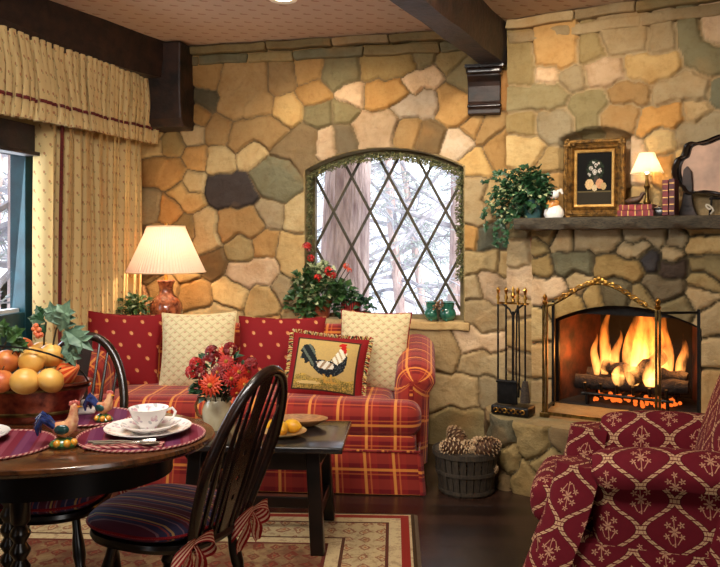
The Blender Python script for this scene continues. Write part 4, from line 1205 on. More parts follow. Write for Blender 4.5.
for i, (px, py, rad) in enumerate([(309,247,.034),(313,258,.026),(331,271,.034),(320,278,.03),(335,275,.024),(348,266,.022),(351,270,.018)]):
    t, z = onplane(px, py, BP(0,.03), BU); lo = Vector((0,0,0))
    rel = Matrix.Rotation(-BA,3,'Z') @ (BP(t,.03,z)-ger.location)
    floret(ger, 'flower', rel+Vector((0,-.05,0)), rad, 16, M_redpetal if i < 5 else M_orangered, i)
    mm = MB(); mm.tube([(rel.x*.4,-.04,.16),(rel.x*.8,-.06,rel.z-.06),(rel.x,rel.y-.04,rel.z-.01)], .003, 5); mm.build('flower_stem', M_stem, ger)
def stripe_pot():
    m = Mt('red striped pot'); u, v = m.uv(); m.base(m.mix(((u*62).fract()).gt(.5), srgb(150,34,26), srgb(60,22,18))); m.set(.4); return m.m
rp = thing('potted_plant', 'trailing green plant in a red striped pot on the sill', 'plant', sill(352, .02), BA)
m = MB(); m.lathe([(0,0),(.066,0),(.072,.09),(.074,.12),(.066,.12),(.062,.10),(0,.10)], seg=26); m.build('pot', stripe_pot(), rp)
foliage(rp, 'foliage', M_leaf_dark, [((.02,-.02,.13),(.10,.06,.03)),((.10,-.05,.08),(.05,.04,.05)),((-.05,-.05,.06),(.04,.03,.04))], 90, .05, .045, 4, .3, .3)
for px, lab in ((433,'green glazed footed pot on the sill, the left of the pair'),(448,'green glazed footed pot on the sill, right one beside the stone')):
    t = thing('glazed_pot', lab, 'pot', sill(px, .025), BA, 'pair of green pots on the sill')
    m = MB(); m.lathe([(0,.008),(.032,.008),(.052,.028),(.056,.052),(.046,.074),(.040,.082),(.044,.118),(.054,.124),(.048,.127),(.036,.12),(.034,.085),(0,.08)], seg=24); m.build('body', M_teal, t)
    for a in (0.4,2.5,4.6):
        m = MB(); m.ball((.034*math.cos(a),.034*math.sin(a),.008), (.010,.010,.009), 8); m.build('foot', M_teal, t)
sp_ = thing('dried_sprig', 'small bunch of dried seed heads standing between the green pots', 'dried flowers', BP(onplane(440.5,300,BP(0,-.035),BU)[0], .045, .795), BA)
m = MB(); 
for i in range(7): m.tube([(0,-.03,.0),(.012*math.cos(i),-.035,.09),(.026*math.cos(i*1.3),-.035+.015*math.sin(i),.13+.006*(i%3))], .002, 4)
m.build('stems', M_stem, sp_)
m = MB(); r = random.Random(2)
for i in range(26): m.ball((r.uniform(-.03,.03),-.04+r.uniform(-.02,.02),.10+r.uniform(-.03,.045)), r.uniform(.005,.010), 6)
m.build('seed_heads', simple('dried seed', srgb(96,58,52), srgb(150,120,80), .8, 0, 60), sp_)
# ------------------------------------------------------------------ MANTEL things (local frame: x along, -y into the room)
MZ = 1.447
def mant(name, label, cat, s, d, group=None, z=MZ, turn=0, rot=None): 
    return thing(name, label, cat, FP(s, d, z), FA+turn, group, rot)
# framed still life
pic = mant('framed_painting', 'gilt framed dark still life painting leaning in the stone niche', 'painting', .535, .055); pic.rotation_euler = (R(-5),0,FA+R(7))
def rect_frame(w, h, prof, y0=0):
    """prof: (inset from outside, depth) list"""
    rows = []
    for ins, dp in prof:
        a, b = w/2-ins, h/2-ins; ring = []
        for (x0,z0),(x1,z1) in (((-a,-b),(a,-b)),((a,-b),(a,b)),((a,b),(-a,b)),((-a,b),(-a,-b))):
            for i in range(16): ring.append((x0+(x1-x0)*i/16, y0-dp, z0+(z1-z0)*i/16+h/2))
        rows.append(ring)
    return rows
PW, PH = .345, .455
m = MB(); m.grid(rect_frame(PW, PH, [(0,0),(0,.03),(.006,.042),(.018,.046),(.03,.036),(.040,.03),(.050,.036),(.056,.03),(.060,.02)]), closed_u=True)
m.box((0,.003,PH/2), (PW*.98,.006,PH*.98)); pfr = m.build('frame', M_gilt, pic)
m = MB(); r = random.Random(5)
for sx in (-1,1):
    for zz in (.0,1.0):
        for i in range(9):
            a = r.uniform(0,6.28); q = r.uniform(0,.03); m.ball((sx*(PW/2-.03)+q*math.cos(a), -.042, .03+zz*(PH-.06)+q*math.sin(a)), (.012,.008,.010), 6)
for i in range(34):
    t = i/33; m.ball((-PW/2+.022+t*(PW-.044), -.044, PH-.02), (.006,.006,.006), 6); m.ball((-PW/2+.022+t*(PW-.044), -.044, .02), (.006,.006,.006), 6)
for i in range(44):
    t = i/43; 
    for sx in (-1,1): m.ball((sx*(PW/2-.02), -.044, .02+t*(PH-.04)), (.006,.006,.006), 6)
m.build('carving', M_gilt, pfr)
m = MB(); m.grid(rect_frame(PW-.118, PH-.118, [(0,.02),(.004,.028),(.016,.022),(.018,.012)]), closed_u=True); m.v = [(a,b,c+.059) for a,b,c in m.v]; m.build('liner', M_gilt_in, pic)
def still_life(u, v):
    c = srgb(12,10,8)
    if v < -.46: c = srgb(92,80,52) if v > -.54 else srgb(46,40,30)
    r = (math.sin(u*71+v*33)*999.7) % 1
    if ell(u,v,.05,.32,.5,.42) and r > .5: c = srgb(40,52,34)
    for cx, cy, q in ((-.2,.4,.11),(.1,.5,.10),(.3,.3,.12),(.02,.25,.13),(-.3,.15,.09),(.25,.58,.07),(-.05,.62,.07)):
        if ell(u,v,cx,cy,q,q*.8) and r > .2: c = srgb(196,188,176) if r > .45 else srgb(140,128,120)
    if ell(u,v,.1,-.12,.16,.24): c = srgb(60,52,46)
    for cx, cy, q, col in ((-.28,-.22,.24,(222,184,132)),(.3,-.2,.22,(206,150,110)),(.52,-.3,.16,(190,160,110)),(.02,-.36,.15,(214,190,150))):
        if ell(u,v,cx,cy,q,q*.85): c = srgb(*[e*(.82+.18*r) for e in col])
    return c
m = MB(); n1, n2 = 52, 72; w, h = PW-.150, PH-.150
m.grid([[(-w/2+w*i/n1, -.013, .075+h*j/n2) for i in range(n1+1)] for j in range(n2+1)])
m.build('canvas', M_paint, pic, colors=[still_life(-1+2*(i+.5)/n1, -1+2*(j+.5)/n2) for j in range(n2) for i in range(n1)])
# little lamp
ml = mant('mantel_lamp', 'small brass candlestick lamp with glowing white shade on the mantel', 'lamp', .835, .10)
m = MB(); m.lathe([(0,0),(.045,0),(.046,.008),(.02,.018),(.012,.03),(.014,.06),(.022,.08),(.012,.10),(.010,.15),(.018,.17),(.010,.185),(.008,.235),(.0,.236)], seg=20); m.build('base', M_oldbrass, ml)
m = MB(); rows = []
for j in range(7):
    v = j/6; R0 = .040+.042*v+.006*v*v; rows.append([(R0*(1+.012*(i%2))*math.cos(2*PI*i/60), R0*(1+.012*(i%2))*math.sin(2*PI*i/60), .352-.112*v) for i in range(60)])
m.grid(rows, closed_u=True); m.build('lamp_shade', shade_mat('small shade', srgb(255,238,214), .55), ml, smooth=False)
m = MB(); m.lathe([(0,.236),(.008,.238),(.016,.265),(.012,.29),(0,.30)], seg=12); m.build('bulb', emit('bulb glow', (1,.80,.52,1), 14), ml)
# books
def book(label, L, T, Dp, col, loc, rot, group):
    t = thing('book', label, 'book', loc, 0, group, rot)
    mt_ = simple('book cloth', srgb(*col), srgb(col[0]*.6, col[1]*.6, col[2]*.6), .5, 0, 30, .2, 120)
    m = MB(); m.box((0,-Dp/2+.002,0), (L,.004,T)); m.box((0,0,T/2-.0015), (L,Dp,.003)); m.box((0,0,-T/2+.0015), (L,Dp,.003)); cov = m.build('cover', mt_, t, smooth=False, bevel=.001)
    m = MB(); m.box((0,.002,0), (L-.008,Dp-.008,T-.006)); m.build('pages', simple('paper', srgb(222,204,164), None, .9), t, smooth=False)
    for q in (-.38,-.2,.0,.2,.38): m = MB(); m.box((q*L,-Dp/2-.0006,0), (.005,.0016,T-.004)); m.build('gilt_band', M_gilt_in, cov, smooth=False)
    return t
book('red bound book lying at the bottom of the pair under the bird', .185,.032,.125,(150,26,34), FP(.81,.215,MZ+.016), (0,0,FA), 'books on the mantel')
book('red bound book lying on top of another with the bird on it', .172,.030,.118,(162,34,40), FP(.812,.213,MZ+.048), (0,0,FA+R(-3)), 'books on the mantel')
ru = Matrix.Rotation(FA,4,'Z') @ Matrix.Rotation(R(90),4,'Y')
book('dark red upright book standing nearer the lamp on the mantel', .185,.030,.13,(134,24,32), FP(.962,.215,MZ+.0945), ru.to_euler(), 'books on the mantel')
book('burgundy upright book standing against the dark tray stand', .190,.028,.13,(96,18,30), FP(.994,.215,MZ+.097), ru.to_euler(), 'books on the mantel')
bx = mant('trinket_box', 'small dark box beside the upright books on the mantel', 'box', .918, .20)
m = MB(); m.rbox((0,0,.018), (.05,.06,.036), .004, n=2, k=2); m.build('body', M_black_wood, bx); m = MB(); m.rbox((0,0,.042), (.054,.064,.010), .004, n=2, k=2); m.ball((0,0,.05), .006, 8); m.build('lid', M_black_wood, bx)
# carved bird on the books
du = mant('bird_figurine', 'small brown carved bird sitting on the red books', 'figurine', .80, .215, z=MZ+.0645)
m = MB(); pts = [(-.058,0,.022),(-.04,0,.02),(-.015,0,.022),(.012,0,.026),(.028,0,.040),(.034,0,.056),(.044,0,.060),(.054,0,.058)]; m.tube(pts, [.004,.014,.021,.019,.011,.012,.009,.003], 12); m.build('body', simple('carved wood', srgb(92,62,36), srgb(46,30,20), .5, 0, 50, .3, 90), du)
m = MB(); m.lathe([(0,0),(.034,0),(.03,.006),(0,.007)], seg=18, sx=1.2); m.build('base', M_black_wood, du)
# pottery figurine at the left end
fg = mant('pottery_figurine', 'white and orange pottery hen figurine at the ivy end of the mantel', 'figurine', .345, .20)
m = MB(); m.lathe([(0,0),(.048,0),(.056,.02),(.052,.045),(.036,.065),(.026,.075)], seg=20, sx=1.05, sy=.8); m.build('base', M_white_china, fg)
m = MB(); m.tube([(-.02,0,.06),(0,0,.085),(.008,0,.105)], [.034,.036,.026], 14); m.build('body', simple('orange glaze', srgb(206,120,50), srgb(226,164,90), .2, 0, 30), fg)
m = MB(); m.ball((.002,-.004,.132), (.03,.027,.026), 14); m.tube([(.02,0,.15),(.042,0,.155),(.05,0,.135)], [.010,.012,.006], 8); m.build('head', M_white_china, fg)
m = MB(); m.ball((-.006,-.022,.134), (.017,.012,.016), 10); m.build('face', simple('dark glaze', srgb(34,26,24), None, .2), fg)
# ivy
iv = mant('potted_ivy', 'trailing ivy plant in a blue pot at the left end of the mantel', 'plant', .21, .165)
pot(iv, .045, .062, .105, simple('blue glaze', srgb(52,92,98), srgb(80,120,118), .3, 0, 14))
foliage(iv, 'foliage', M_leaf_dark, [((-.02,-.02,.18),(.15,.09,.08)),((.02,-.05,.13),(.12,.06,.08)),((-.16,-.01,.13),(.09,.07,.12)),((-.10,-.07,.08),(.12,.05,.13)),((.01,-.03,.17),(.07,.07,.07)),((-.02,-.02,.24),(.10,.07,.06))], 820, .042, .038, 3, .35, .2)
foliage(iv, 'highlight_leaves', M_leaf_pale, [((-.04,-.05,.17),(.15,.06,.08)),((-.12,-.06,.07),(.12,.05,.14)),((.02,-.06,.14),(.10,.05,.07))], 230, .032, .024, 13, .3, .2)  # pale leaves added as painted highlights among the ivy
def trail(P, seed, n=26):
    r = random.Random(seed); s = MB(); s.tube(P, .0025, 5); m = MB()
    for i in range(n):
        f = r.random()*(len(P)-1); k = int(f); a = Vector(P[k]).lerp(Vector(P[k+1]), f-k)
        m.leaf(a, (r.uniform(-1,1), r.uniform(-.8,-.1), r.uniform(-1,.3)), (0,-1,.4), r.uniform(.02,.036), .028)
    return s, m
S_, L_ = MB(), MB()
trs = [[(-.05,-.03,.15),(-.16,-.05,.22),(-.24,-.045,.24),(-.30,-.04,.22)],[(-.05,-.05,.12),(-.16,-.07,.02),(-.21,-.07,-.08),(-.20,-.06,-.16)],
       [(-.03,-.06,.12),(-.10,-.09,-.02),(-.12,-.10,-.10),(-.14,-.09,-.16)],[(-.1,-.04,.16),(-.24,-.06,.12),(-.28,-.06,.03),(-.27,-.05,-.06)],
       [(-.05,-.06,.12),(-.13,-.09,.0),(-.165,-.09,-.06),(-.17,-.08,-.14)],[(-.02,-.03,.17),(-.10,-.05,.25),(-.17,-.05,.28),(-.22,-.045,.27)]]
for i, P in enumerate(trs):
    s, m = trail(P, i, 34); S_.add(s.v, s.f); L_.add(m.v, m.f)
S_.build('vine_stem', M_stem, iv); L_.build('trailing_leaves', M_leaf_dark, iv, smooth=False)
# tray on its stand
tr = mant('serving_tray', 'large dark lacquered tray with scalloped rim leaning on the mantel', 'tray', 1.315, .115); tr.rotation_euler = (R(-7),0,FA)
half = [(0,.445),(.07,.440),(.13,.425),(.18,.405),(.225,.395),(.255,.40),(.285,.385),(.295,.35),(.305,.325),(.33,.31),(.345,.27),(.345,.22),(.33,.175),(.30,.155),(.285,.13),(.26,.115),(.22,.12),(.17,.115),(.1,.10),(0,.095)]
ol = half+[(-x,z) for x, z in half[-2:0:-1]]
def smooth_outline(P, k=4):
    n = len(P); out = []
    for i in range(n):
        p0,p1,p2,p3 = [Vector(P[(i+j-1) % n]) for j in range(4)]
        for q in range(k):
            t = q/k; out.append(.5*((2*p1)+(p2-p0)*t+(2*p0-5*p1+4*p2-p3)*t*t+(3*p1-p0-3*p2+p3)*t**3))
    return [(p.x,p.y) for p in out]
ol = smooth_outline(ol); cz = .27
def sc(k): return [(x*k, cz+(z-cz)*k) for x, z in ol]
M_lacq = simple('black lacquer', srgb(14,11,10), srgb(30,22,20), .12, 0, 20, coat=.8)
m = MB(); m.grid([[(x,0,z) for x,z in sc(.9)],[(x,.006,z) for x,z in sc(1)],[(x,-.022,z) for x,z in sc(1.02)],[(x,-.034,z) for x,z in sc(1.0)],[(x,-.030,z) for x,z in sc(.955)],[(x,-.010,z) for x,z in sc(.91)],[(x,-.014,z) for x,z in sc(.89)],[(x,-.004,z) for x,z in sc(.87)]], closed_u=True, cap0=True); m.build('rim', M_lacq, tr)
m = MB(); m.prism(sc(.885), -.006, -.002); m.build('painted_field', simple('faded pink tole', srgb(196,150,118), srgb(146,112,88), .45, 0, 6, .1), tr, smooth=False)
es = mant('plate_easel', 'black easel with pale scrolled feet holding the tray', 'easel', 1.225, .15)
m = MB()
for x in (-.06,.10,.24): m.tube([(x,-.055,.0),(x,-.035,.02),(x,.01,.06),(x,.025,.10)], .006, 6)
m.tube([(-.07,.02,.09),(.25,.02,.09)], .006, 6); m.build('stand', M_iron, es)
m = MB(); m.tube([(-.06+.0,-.045,.004)]+[(-.06+.022*(1-k/14)*math.cos(k*.62), -.075, .040+.022*(1-k/14)*math.sin(k*.62-.8)) for k in range(12)], .0045, 6); m.build('scroll_foot', simple('pale iron', srgb(206,196,176), None, .4), es)
bs = mant('book_stand', 'dark carved wooden post standing between the books and the tray', 'stand', 1.045, .10)
m = MB(); m.prism([(-.05,0),(.05,0),(.03,.05),(.022,.10),(.028,.16),(.02,.24),(.0,.27),(-.02,.25),(-.026,.2),(-.022,.12),(-.03,.06)], -.02, .02); m.build('post', M_beam, bs, smooth=False, bevel=.004)

# ------------------------------------------------------------------ COFFEE TABLE
KT = Vector((-.435,3.47,.012)); KA = R(-4)
kt = thing('coffee_table', 'low black wooden coffee table in front of the sofa', 'table', KT, KA)
m = MB(); m.rbox((0,0,.44), (.76,.49,.026), .006, n=4, k=2); m.build('tabletop', simple('black polished top', srgb(20,20,22), srgb(40,34,32), .22, 0, 8, .1, 40, coat=.4), kt)
m = MB()
for y in (-.17,.17): m.prism([(-.31,.427),(.31,.427),(.305,.40),(.27,.355),(.24,.34),(-.24,.34),(-.27,.355),(-.305,.40)], y-.011, y+.011)
for x in (-.27,.27): m.box((x,0,.385), (.022,.33,.075))
m.build('apron', M_black_wood, kt, smooth=False, bevel=.003)
for sx in (-1,1):
    for sy in (-1,1):
        m = MB(); m.bar((sx*.25,sy*.17,.42), (sx*.275,sy*.205,0.0), .058, .05, up=(0,1,0)); m.build('leg', M_black_wood, kt, smooth=False, bevel=.005)
m = MB(); m.box((0,0,.15), (.50,.045,.05))
for x in (-.262,.262): m.box((x,0,.15), (.04,.36,.05))
m.build('stretcher', M_black_wood, kt, smooth=False, bevel=.004)
def kpt(x, y, z=.4655): return KT+Matrix.Rotation(KA,3,'Z') @ Vector((x,y,z-.012))
# flower jug
jg = thing('flower_jug', 'cream jug filled with red and orange flowers on the black coffee table', 'vase', kpt(-.215,.055), R(10))
m = MB(); m.lathe([(0,0),(.05,0),(.055,.012),(.068,.05),(.070,.085),(.058,.118),(.050,.135),(.056,.15),(.052,.15),(.046,.135),(.05,.11),(0,.02)], seg=28); m.build('body', M_cream_china, jg)
m = MB(); m.tube([(-.052,0,.132),(-.085,0,.14),(-.10,0,.105),(-.088,0,.065),(-.064,0,.05)], .007, 8); m.build('handle', simple('brown glaze', srgb(84,48,28), srgb(130,84,52), .25, 0, 40), jg)
foliage(jg, 'foliage', M_leaf_dark, [((0,0,.18),(.10,.08,.04)),((.05,-.03,.20),(.06,.05,.05)),((.0,-.02,.26),(.11,.06,.07))], 260, .05, .03, 3)
def zinnia(c, rad, nrm, mat, seed):
    m = MB(); n = Vector(nrm).normalized(); x = n.cross(Vector((0,0,1))).normalized(); y = n.cross(x); r = random.Random(seed)
    for ring, (q, k, lift) in enumerate(((1.,16,-.05),(.82,14,.12),(.6,11,.28),(.38,8,.4))):
        for i in range(k):
            a = 2*PI*i/k+ring*.2; d = x*math.cos(a)+y*math.sin(a)
            m.leaf(Vector(c)+n*rad*lift*.6, d+n*(.15+lift*.6), n, rad*q, rad*.34, -.12)
    m2 = MB(); m2.ball(Vector(c)+n*rad*.3, rad*.2, 8); m.build('flower', mat, jg, smooth=False); return m2
def jloc(px, py, Y): 
    return Matrix.Rotation(-R(10),3,'Z') @ (at(px, py, Y)-jg.location)
fl_ = [(211,385,3.33,.045,M_orangered,(-.25,-1,.1)),(226,362,3.40,.034,M_redpetal,(0,-1,.4)),(238,372,3.38,.036,M_redpetal,(.3,-1,.2)),(231,378,3.36,.036,M_redpetal,(.1,-1,.0)),
       (224,352,3.44,.030,M_orangered,(-.1,-.8,.6)),(243,384,3.38,.03,M_orangered,(.5,-1,0)),(218,372,3.36,.03,M_burgpetal,(-.3,-1,.2)),(236,392,3.38,.026,M_redpetal,(.3,-1,-.3)),(247,372,3.44,.026,M_redpetal,(.6,-.8,.3))]
for i, (px, py, Y, rad, mt_, nn) in enumerate(fl_):
    c = jloc(px, py, Y); cc = zinnia(c, rad*1.3, nn, mt_, i); cc.build('flower_centre', simple('flower centre', srgb(206,140,40), srgb(120,60,20), .7, 0, 90), jg)
m = MB()
for i, (px, py, Y, rad, mt_, nn) in enumerate(fl_):
    c = jloc(px, py, Y); m.tube([(0,0,.06),(c.x*.35,c.y*.3,.15),(c.x*.8,c.y*.8+.01,c.z*.85),(c.x,c.y+.01,c.z)], .003, 5)
m.build('flower_stems', M_stem, jg)
r = random.Random(5)
for i, (px, py) in enumerate(((196,364),(201,372),(208,362),(192,372),(215,358),(251,364),(205,380),(212,352),(230,349))):
    floret(jg, 'small_blossom', jloc(px, py, 3.42), .032, 26, M_burgpetal if i % 3 else M_redpetal, i+20)
# fruit plates
pl = thing('fruit_plate', 'small cream plate of lemons near the middle of the coffee table', 'plate', kpt(.11,-.06), 0)
m = MB(); m.lathe([(0,0),(.045,0),(.05,.004),(.082,.016),(.096,.022),(.097,.025),(.08,.021),(.05,.010),(0,.009)], seg=32); m.build('plate', simple('yellow earthenware', srgb(206,176,116), srgb(180,140,84), .3, 0, 18, coat=.4), pl)
M_lemon = simple('lemon skin', srgb(232,180,36), srgb(214,150,30), .4, 0, 14, .15, 120)
for (dx,dy,dz,a,lab) in ((-.012,-.028,.040,.3,'yellow lemon at the front of the small plate'),(.032,.016,.040,1.2,'yellow lemon at the back right of the small plate'),(-.042,.028,.040,2.2,'yellow lemon at the back left of the small plate')):
    m = MB(); m.lathe([(0,-.046),(.006,-.043),(.012,-.038),(.026,-.022),(.031,0),(.026,.022),(.013,.037),(.008,.043),(0,.047)], seg=18, M=Matrix.Rotation(a,3,'Z') @ Matrix.Rotation(R(90),3,'X'))
    tag(m.build('lemon', M_lemon, loc=pl.location+Vector((dx,dy,dz))), lab, 'lemon', 'lemons on the coffee table')
bw = thing('wooden_dish', 'shallow oval wooden dish behind the lemon plate', 'dish', kpt(.15,.135), R(-6))
m = MB(); m.lathe([(0,0),(.06,0),(.09,.010),(.128,.032),(.13,.036),(.118,.030),(.085,.016),(0,.010)], seg=36, sy=.62); m.build('dish', simple('pale wood', srgb(176,124,72), srgb(128,82,44), .5, 0, 14, .2, 40, .002, (2,12,2)), bw)

# ------------------------------------------------------------------ DINING TABLE
DT = Vector((-.95,2.29,0)); TA_, TB_ = .52, .365; TZ = .75
dt = thing('dining_table', 'oval dark oak dining table set for breakfast', 'table', DT, 0)
m = MB(); m.lathe([(0,.722),(.955,.722),(.985,.728),(1.0,.738),(.995,.747),(.98,.75),(0,.75)], seg=96, sx=TA_, sy=TB_); m.v = [(a,b,c) for a,b,c in m.v]; m.build('tabletop', M_table, dt)
m = MB(); m.lathe([(.74,.64),(.76,.64),(.76,.722),(.74,.722),(.74,.64)], seg=64, sx=TA_, sy=TB_); m.build('apron', M_black_wood, dt)
def turned(x, y, h0=.655):
    m = MB(); pr = [(.016,0),(.026,.02),(.026,.05),(.018,.065),(.024,.08),(.024,.13),(.017,.14)]
    z = .14; i = 0
    while z < h0-.12: pr += [(.016,z),(.027,z+.018),(.027,z+.026),(.016,z+.044)]; z += .046
    pr += [(.026,z+.01),(.026,h0)]
    m.lathe(pr, (x,y,0), 14); return m
for x, y in ((.035,-.19),(-.12,.09),(-.33,-.16),(-.36,.09)): turned(x, y).build('leg', M_black_wood, dt)
m = MB(); m.bar((.035,-.19,.10), (-.33,-.16,.10), .03, .04); m.bar((-.12,.09,.10), (-.36,.09,.10), .03, .04); m.bar((.035,-.19,.10), (-.12,.09,.10), .03, .04); m.bar((-.33,-.16,.10), (-.36,.09,.10), .03, .04); m.build('stretcher', M_black_wood, dt, smooth=False)

# ------------------------------------------------------------------ WINDSOR CHAIRS (front is -y)
def windsor(label, loc, rotz):
    t = thing('windsor_chair', label, 'chair', loc, rotz, 'windsor chairs at the dining table')
    def outline(k, z):
        P = []
        for i in range(48):
            a = 2*PI*i/48; c, s = math.cos(a), math.sin(a)
            x = .205*math.copysign(abs(c)**.8, c)*(1+.06*(-s)); y = .215*math.copysign(abs(s)**.75, s)
            P.append((x*k, y*k-.02, z))
        return P
    m = MB(); m.grid([outline(.86,.405), outline(.97,.415), outline(1,.428), outline(.985,.440), outline(.9,.438), outline(.5,.432)], closed_u=True, cap0=True, cap1=True); m.build('seat', M_black_wood, t)
    LEAN = math.tan(R(21)); zs = .436
    def bp(x, h): return (x, .165+LEAN*h+.02*(1-(x/.17)**2)*max(0, 1-h/.3), zs+h)
    H = .50
    bow = [bp(s_*.135-.0, 0) for s_ in (-1,)]
    pts = []
    for i in range(41):
        a = PI*i/40; x = -math.cos(a); 
        hh = H*(math.sin(a)**.62); w = .135+.052*(math.sin(a)**.5)*(1 if abs(x) > .01 else 1)
        w = .135+.05*min(1, hh/.25)
        pts.append(bp(x*w if i not in (0,40) else x*.135, hh))
    m = MB(); m.tube(pts, .0165, 10); m.v = [(a,b,c) for a,b,c in m.v]; m.build('back_bow', M_wood, t)
    def bowh(x):
        best = min(pts, key=lambda p: abs(p[0]-x)+(0 if p[2] > zs+.25 else 9)); return best[2]-zs
    for q in (-.105,-.07,-.042,.042,.07,.105):
        xt = q*1.28; h = bowh(xt); m = MB(); P = []; rs = []
        for k in range(7):
            f = k/6; P.append(bp(q+(xt-q)*f, h*f)); rs.append(.0052+.0035*math.sin(PI*min(1, f*1.3)))
        m.tube(P, rs, 8); m.build('spindle', M_wood, t)
    # pierced centre splat
    h = bowh(0); m = MB(); prof = [(.020,0),(.022,.08),(.030,.16),(.036,.22),(.030,.29),(.022,.36),(.024,.43),(.020,1)]
    holes = [(0,.17,.010),(-.015,.21,.007),(.015,.21,.007),(0,.25,.010),(0,.32,.008),(0,.11,.008),(-.012,.285,.006),(.012,.285,.006)]
    nx, nz = 16, 110; hw = lambda z: np.interp(z, [p[0] for p in [(0,0),(.08,0),(.16,0),(.22,0),(.29,0),(.36,0),(.44,0),(.5,0)]], [.020,.022,.031,.036,.031,.022,.026,.022])
    V = {}; vs = []; fs = []
    def vid(i, j, b):
        if (i,j,b) not in V:
            z = h*j/nz; x = (-1+2*i/nx)*float(hw(z)); p = bp(x, z); V[(i,j,b)] = len(vs); vs.append((p[0], p[1]+(.004 if b else -.004), p[2]))
        return V[(i,j,b)]
    keep = {}
    for j in range(nz):
        for i in range(nx):
            z = h*(j+.5)/nz; x = (-1+2*(i+.5)/nx)*float(hw(z)); keep[(i,j)] = not any((x-a)**2+(z-b)**2 < c*c for a, b, c in holes)
    for (i,j), k in keep.items():
        if not k: continue
        fs.append((vid(i,j,0),vid(i+1,j,0),vid(i+1,j+1,0),vid(i,j+1,0))); fs.append((vid(i,j+1,1),vid(i+1,j+1,1),vid(i+1,j,1),vid(i,j,1)))
        for (di,dj,a,b) in ((-1,0,(i,j+1),(i,j)),(1,0,(i+1,j),(i+1,j+1)),(0,-1,(i,j),(i+1,j)),(0,1,(i+1,j+1),(i,j+1))):
            if not keep.get((i+di,j+dj), False): fs.append((vid(*a,0),vid(*a,1),vid(*b,1),vid(*b,0)))
    m.add(vs, fs); m.build('splat', M_wood, t)
    feet = {}
    for sx in (-1,1):
        for sy in (-1,1):
            a = Vector((sx*.13,sy*.12,.41)); b = Vector((sx*.195,sy*.185,0)); feet[(sx,sy)] = (a,b); P = []; rs = []
            for f, q in ((0,.014),(.12,.014),(.2,.019),(.3,.021),(.38,.016),(.42,.022),(.46,.014),(.6,.019),(.72,.016),(1,.011)): P.append(a.lerp(b,f)); rs.append(q)
            m = MB(); m.tube(P, rs, 10); m.build('leg', M_black_wood, t)
    m = MB()
    for sx in (-1,1):
        a = feet[(sx,-1)][0].lerp(feet[(sx,-1)][1],.62); b = feet[(sx,1)][0].lerp(feet[(sx,1)][1],.62); m.tube([a,a.lerp(b,.5),b], [.008,.014,.008], 8)
    a = (feet[(-1,-1)][0].lerp(feet[(-1,-1)][1],.62)+feet[(-1,1)][0].lerp(feet[(-1,1)][1],.62))/2; b = Vector((-a.x,a.y,a.z)); m.tube([a,(a+b)/2,b], [.008,.014,.008], 8)
    m.build('stretcher', M_black_wood, t); return t
def chair_pad(label, loc, rotz, bows):
    t = thing('chair_cushion', label, 'cushion', loc, rotz, 'striped chair cushions')
    def rows_():
        rows = []
        for j in range(13):
            f = -1+2*j/12; k = .62+.38*(max(0, 1-f*f))**.5*1.0 if abs(f) < 1 else .62
            k = .90+.10*(1-f*f)
            rows.append((f, k))
        return rows
    def outl(k, z):
        P = []
        for i in range(56):
            a = 2*PI*i/56; c, s = math.cos(a), math.sin(a)
            P.append((.208*math.copysign(abs(c)**.72, c)*k, .205*math.copysign(abs(s)**.72, s)*k-.035, z))
        return P
    m = MB(); m.grid([outl(.6,.0), outl(.9,.003), outl(.985,.014), outl(1.0,.024), outl(.985,.036), outl(.9,.051), outl(.72,.060), outl(.45,.066), outl(.2,.067)], closed_u=True, cap0=True, cap1=True); m.build('pad', M_pad, t)
    m = MB(); m.tube([Vector(p) for p in outl(1.0,.024)], .0045, 6, closed=True); m.build('piping', M_tie, t)
    for (x, y) in bows:
        m = MB(); r = random.Random(int(x*100)+3)
        for sgn in (-1,1):                     # two loops and two tails of ribbon
            rows = []
            for k in range(17):
                a = 2*PI*k/16; q = .5-.5*math.cos(a); wd = .012+.05*q
                c = (x+sgn*.095*q, y+.035+.022*math.sin(a), .012+.026*math.sin(a)-.03*q)
                rows.append([(c[0]-sgn*wd*.15*f, c[1]+.004*f*f, c[2]+wd*f/2) for f in (-1,-.5,0,.5,1)])
            m.grid(rows)
            rows = []
            for k in range(9):
                f = k/8; rows.append([(x+sgn*(.01+.045*f)+w_, y+.035+.012*math.sin(f*5+w_*60), .008-.11*f) for w_ in (-.018,0,.018)])
            m.grid(rows)
        m.ball((x,y+.03,.012), (.014,.012,.013), 8); m.build('tie_bow', M_tie, t)
    return t
# foreground chair, pushed under the table and facing left
CA1 = math.atan2(-.88, -.47); P1 = Vector((-.586,2.44,0.0))
CR1 = R(-115)
windsor('dark windsor chair in the foreground, seen side on with its back to the coffee table', P1, CR1)
chair_pad('blue and burgundy striped cushion on the foreground chair', P1+Vector((0,0,.4405)), CR1, [(-.15,.155),(.15,.155)])
P2 = Vector((-1.06,2.67,.012)); CR2 = R(0)
windsor('dark windsor chair on the far side of the dining table, behind the fruit', P2, CR2)
chair_pad('striped cushion on the far windsor chair, mostly under the table', P2+Vector((0,0,.4405)), CR2, [(-.15,.155),(.15,.155)])

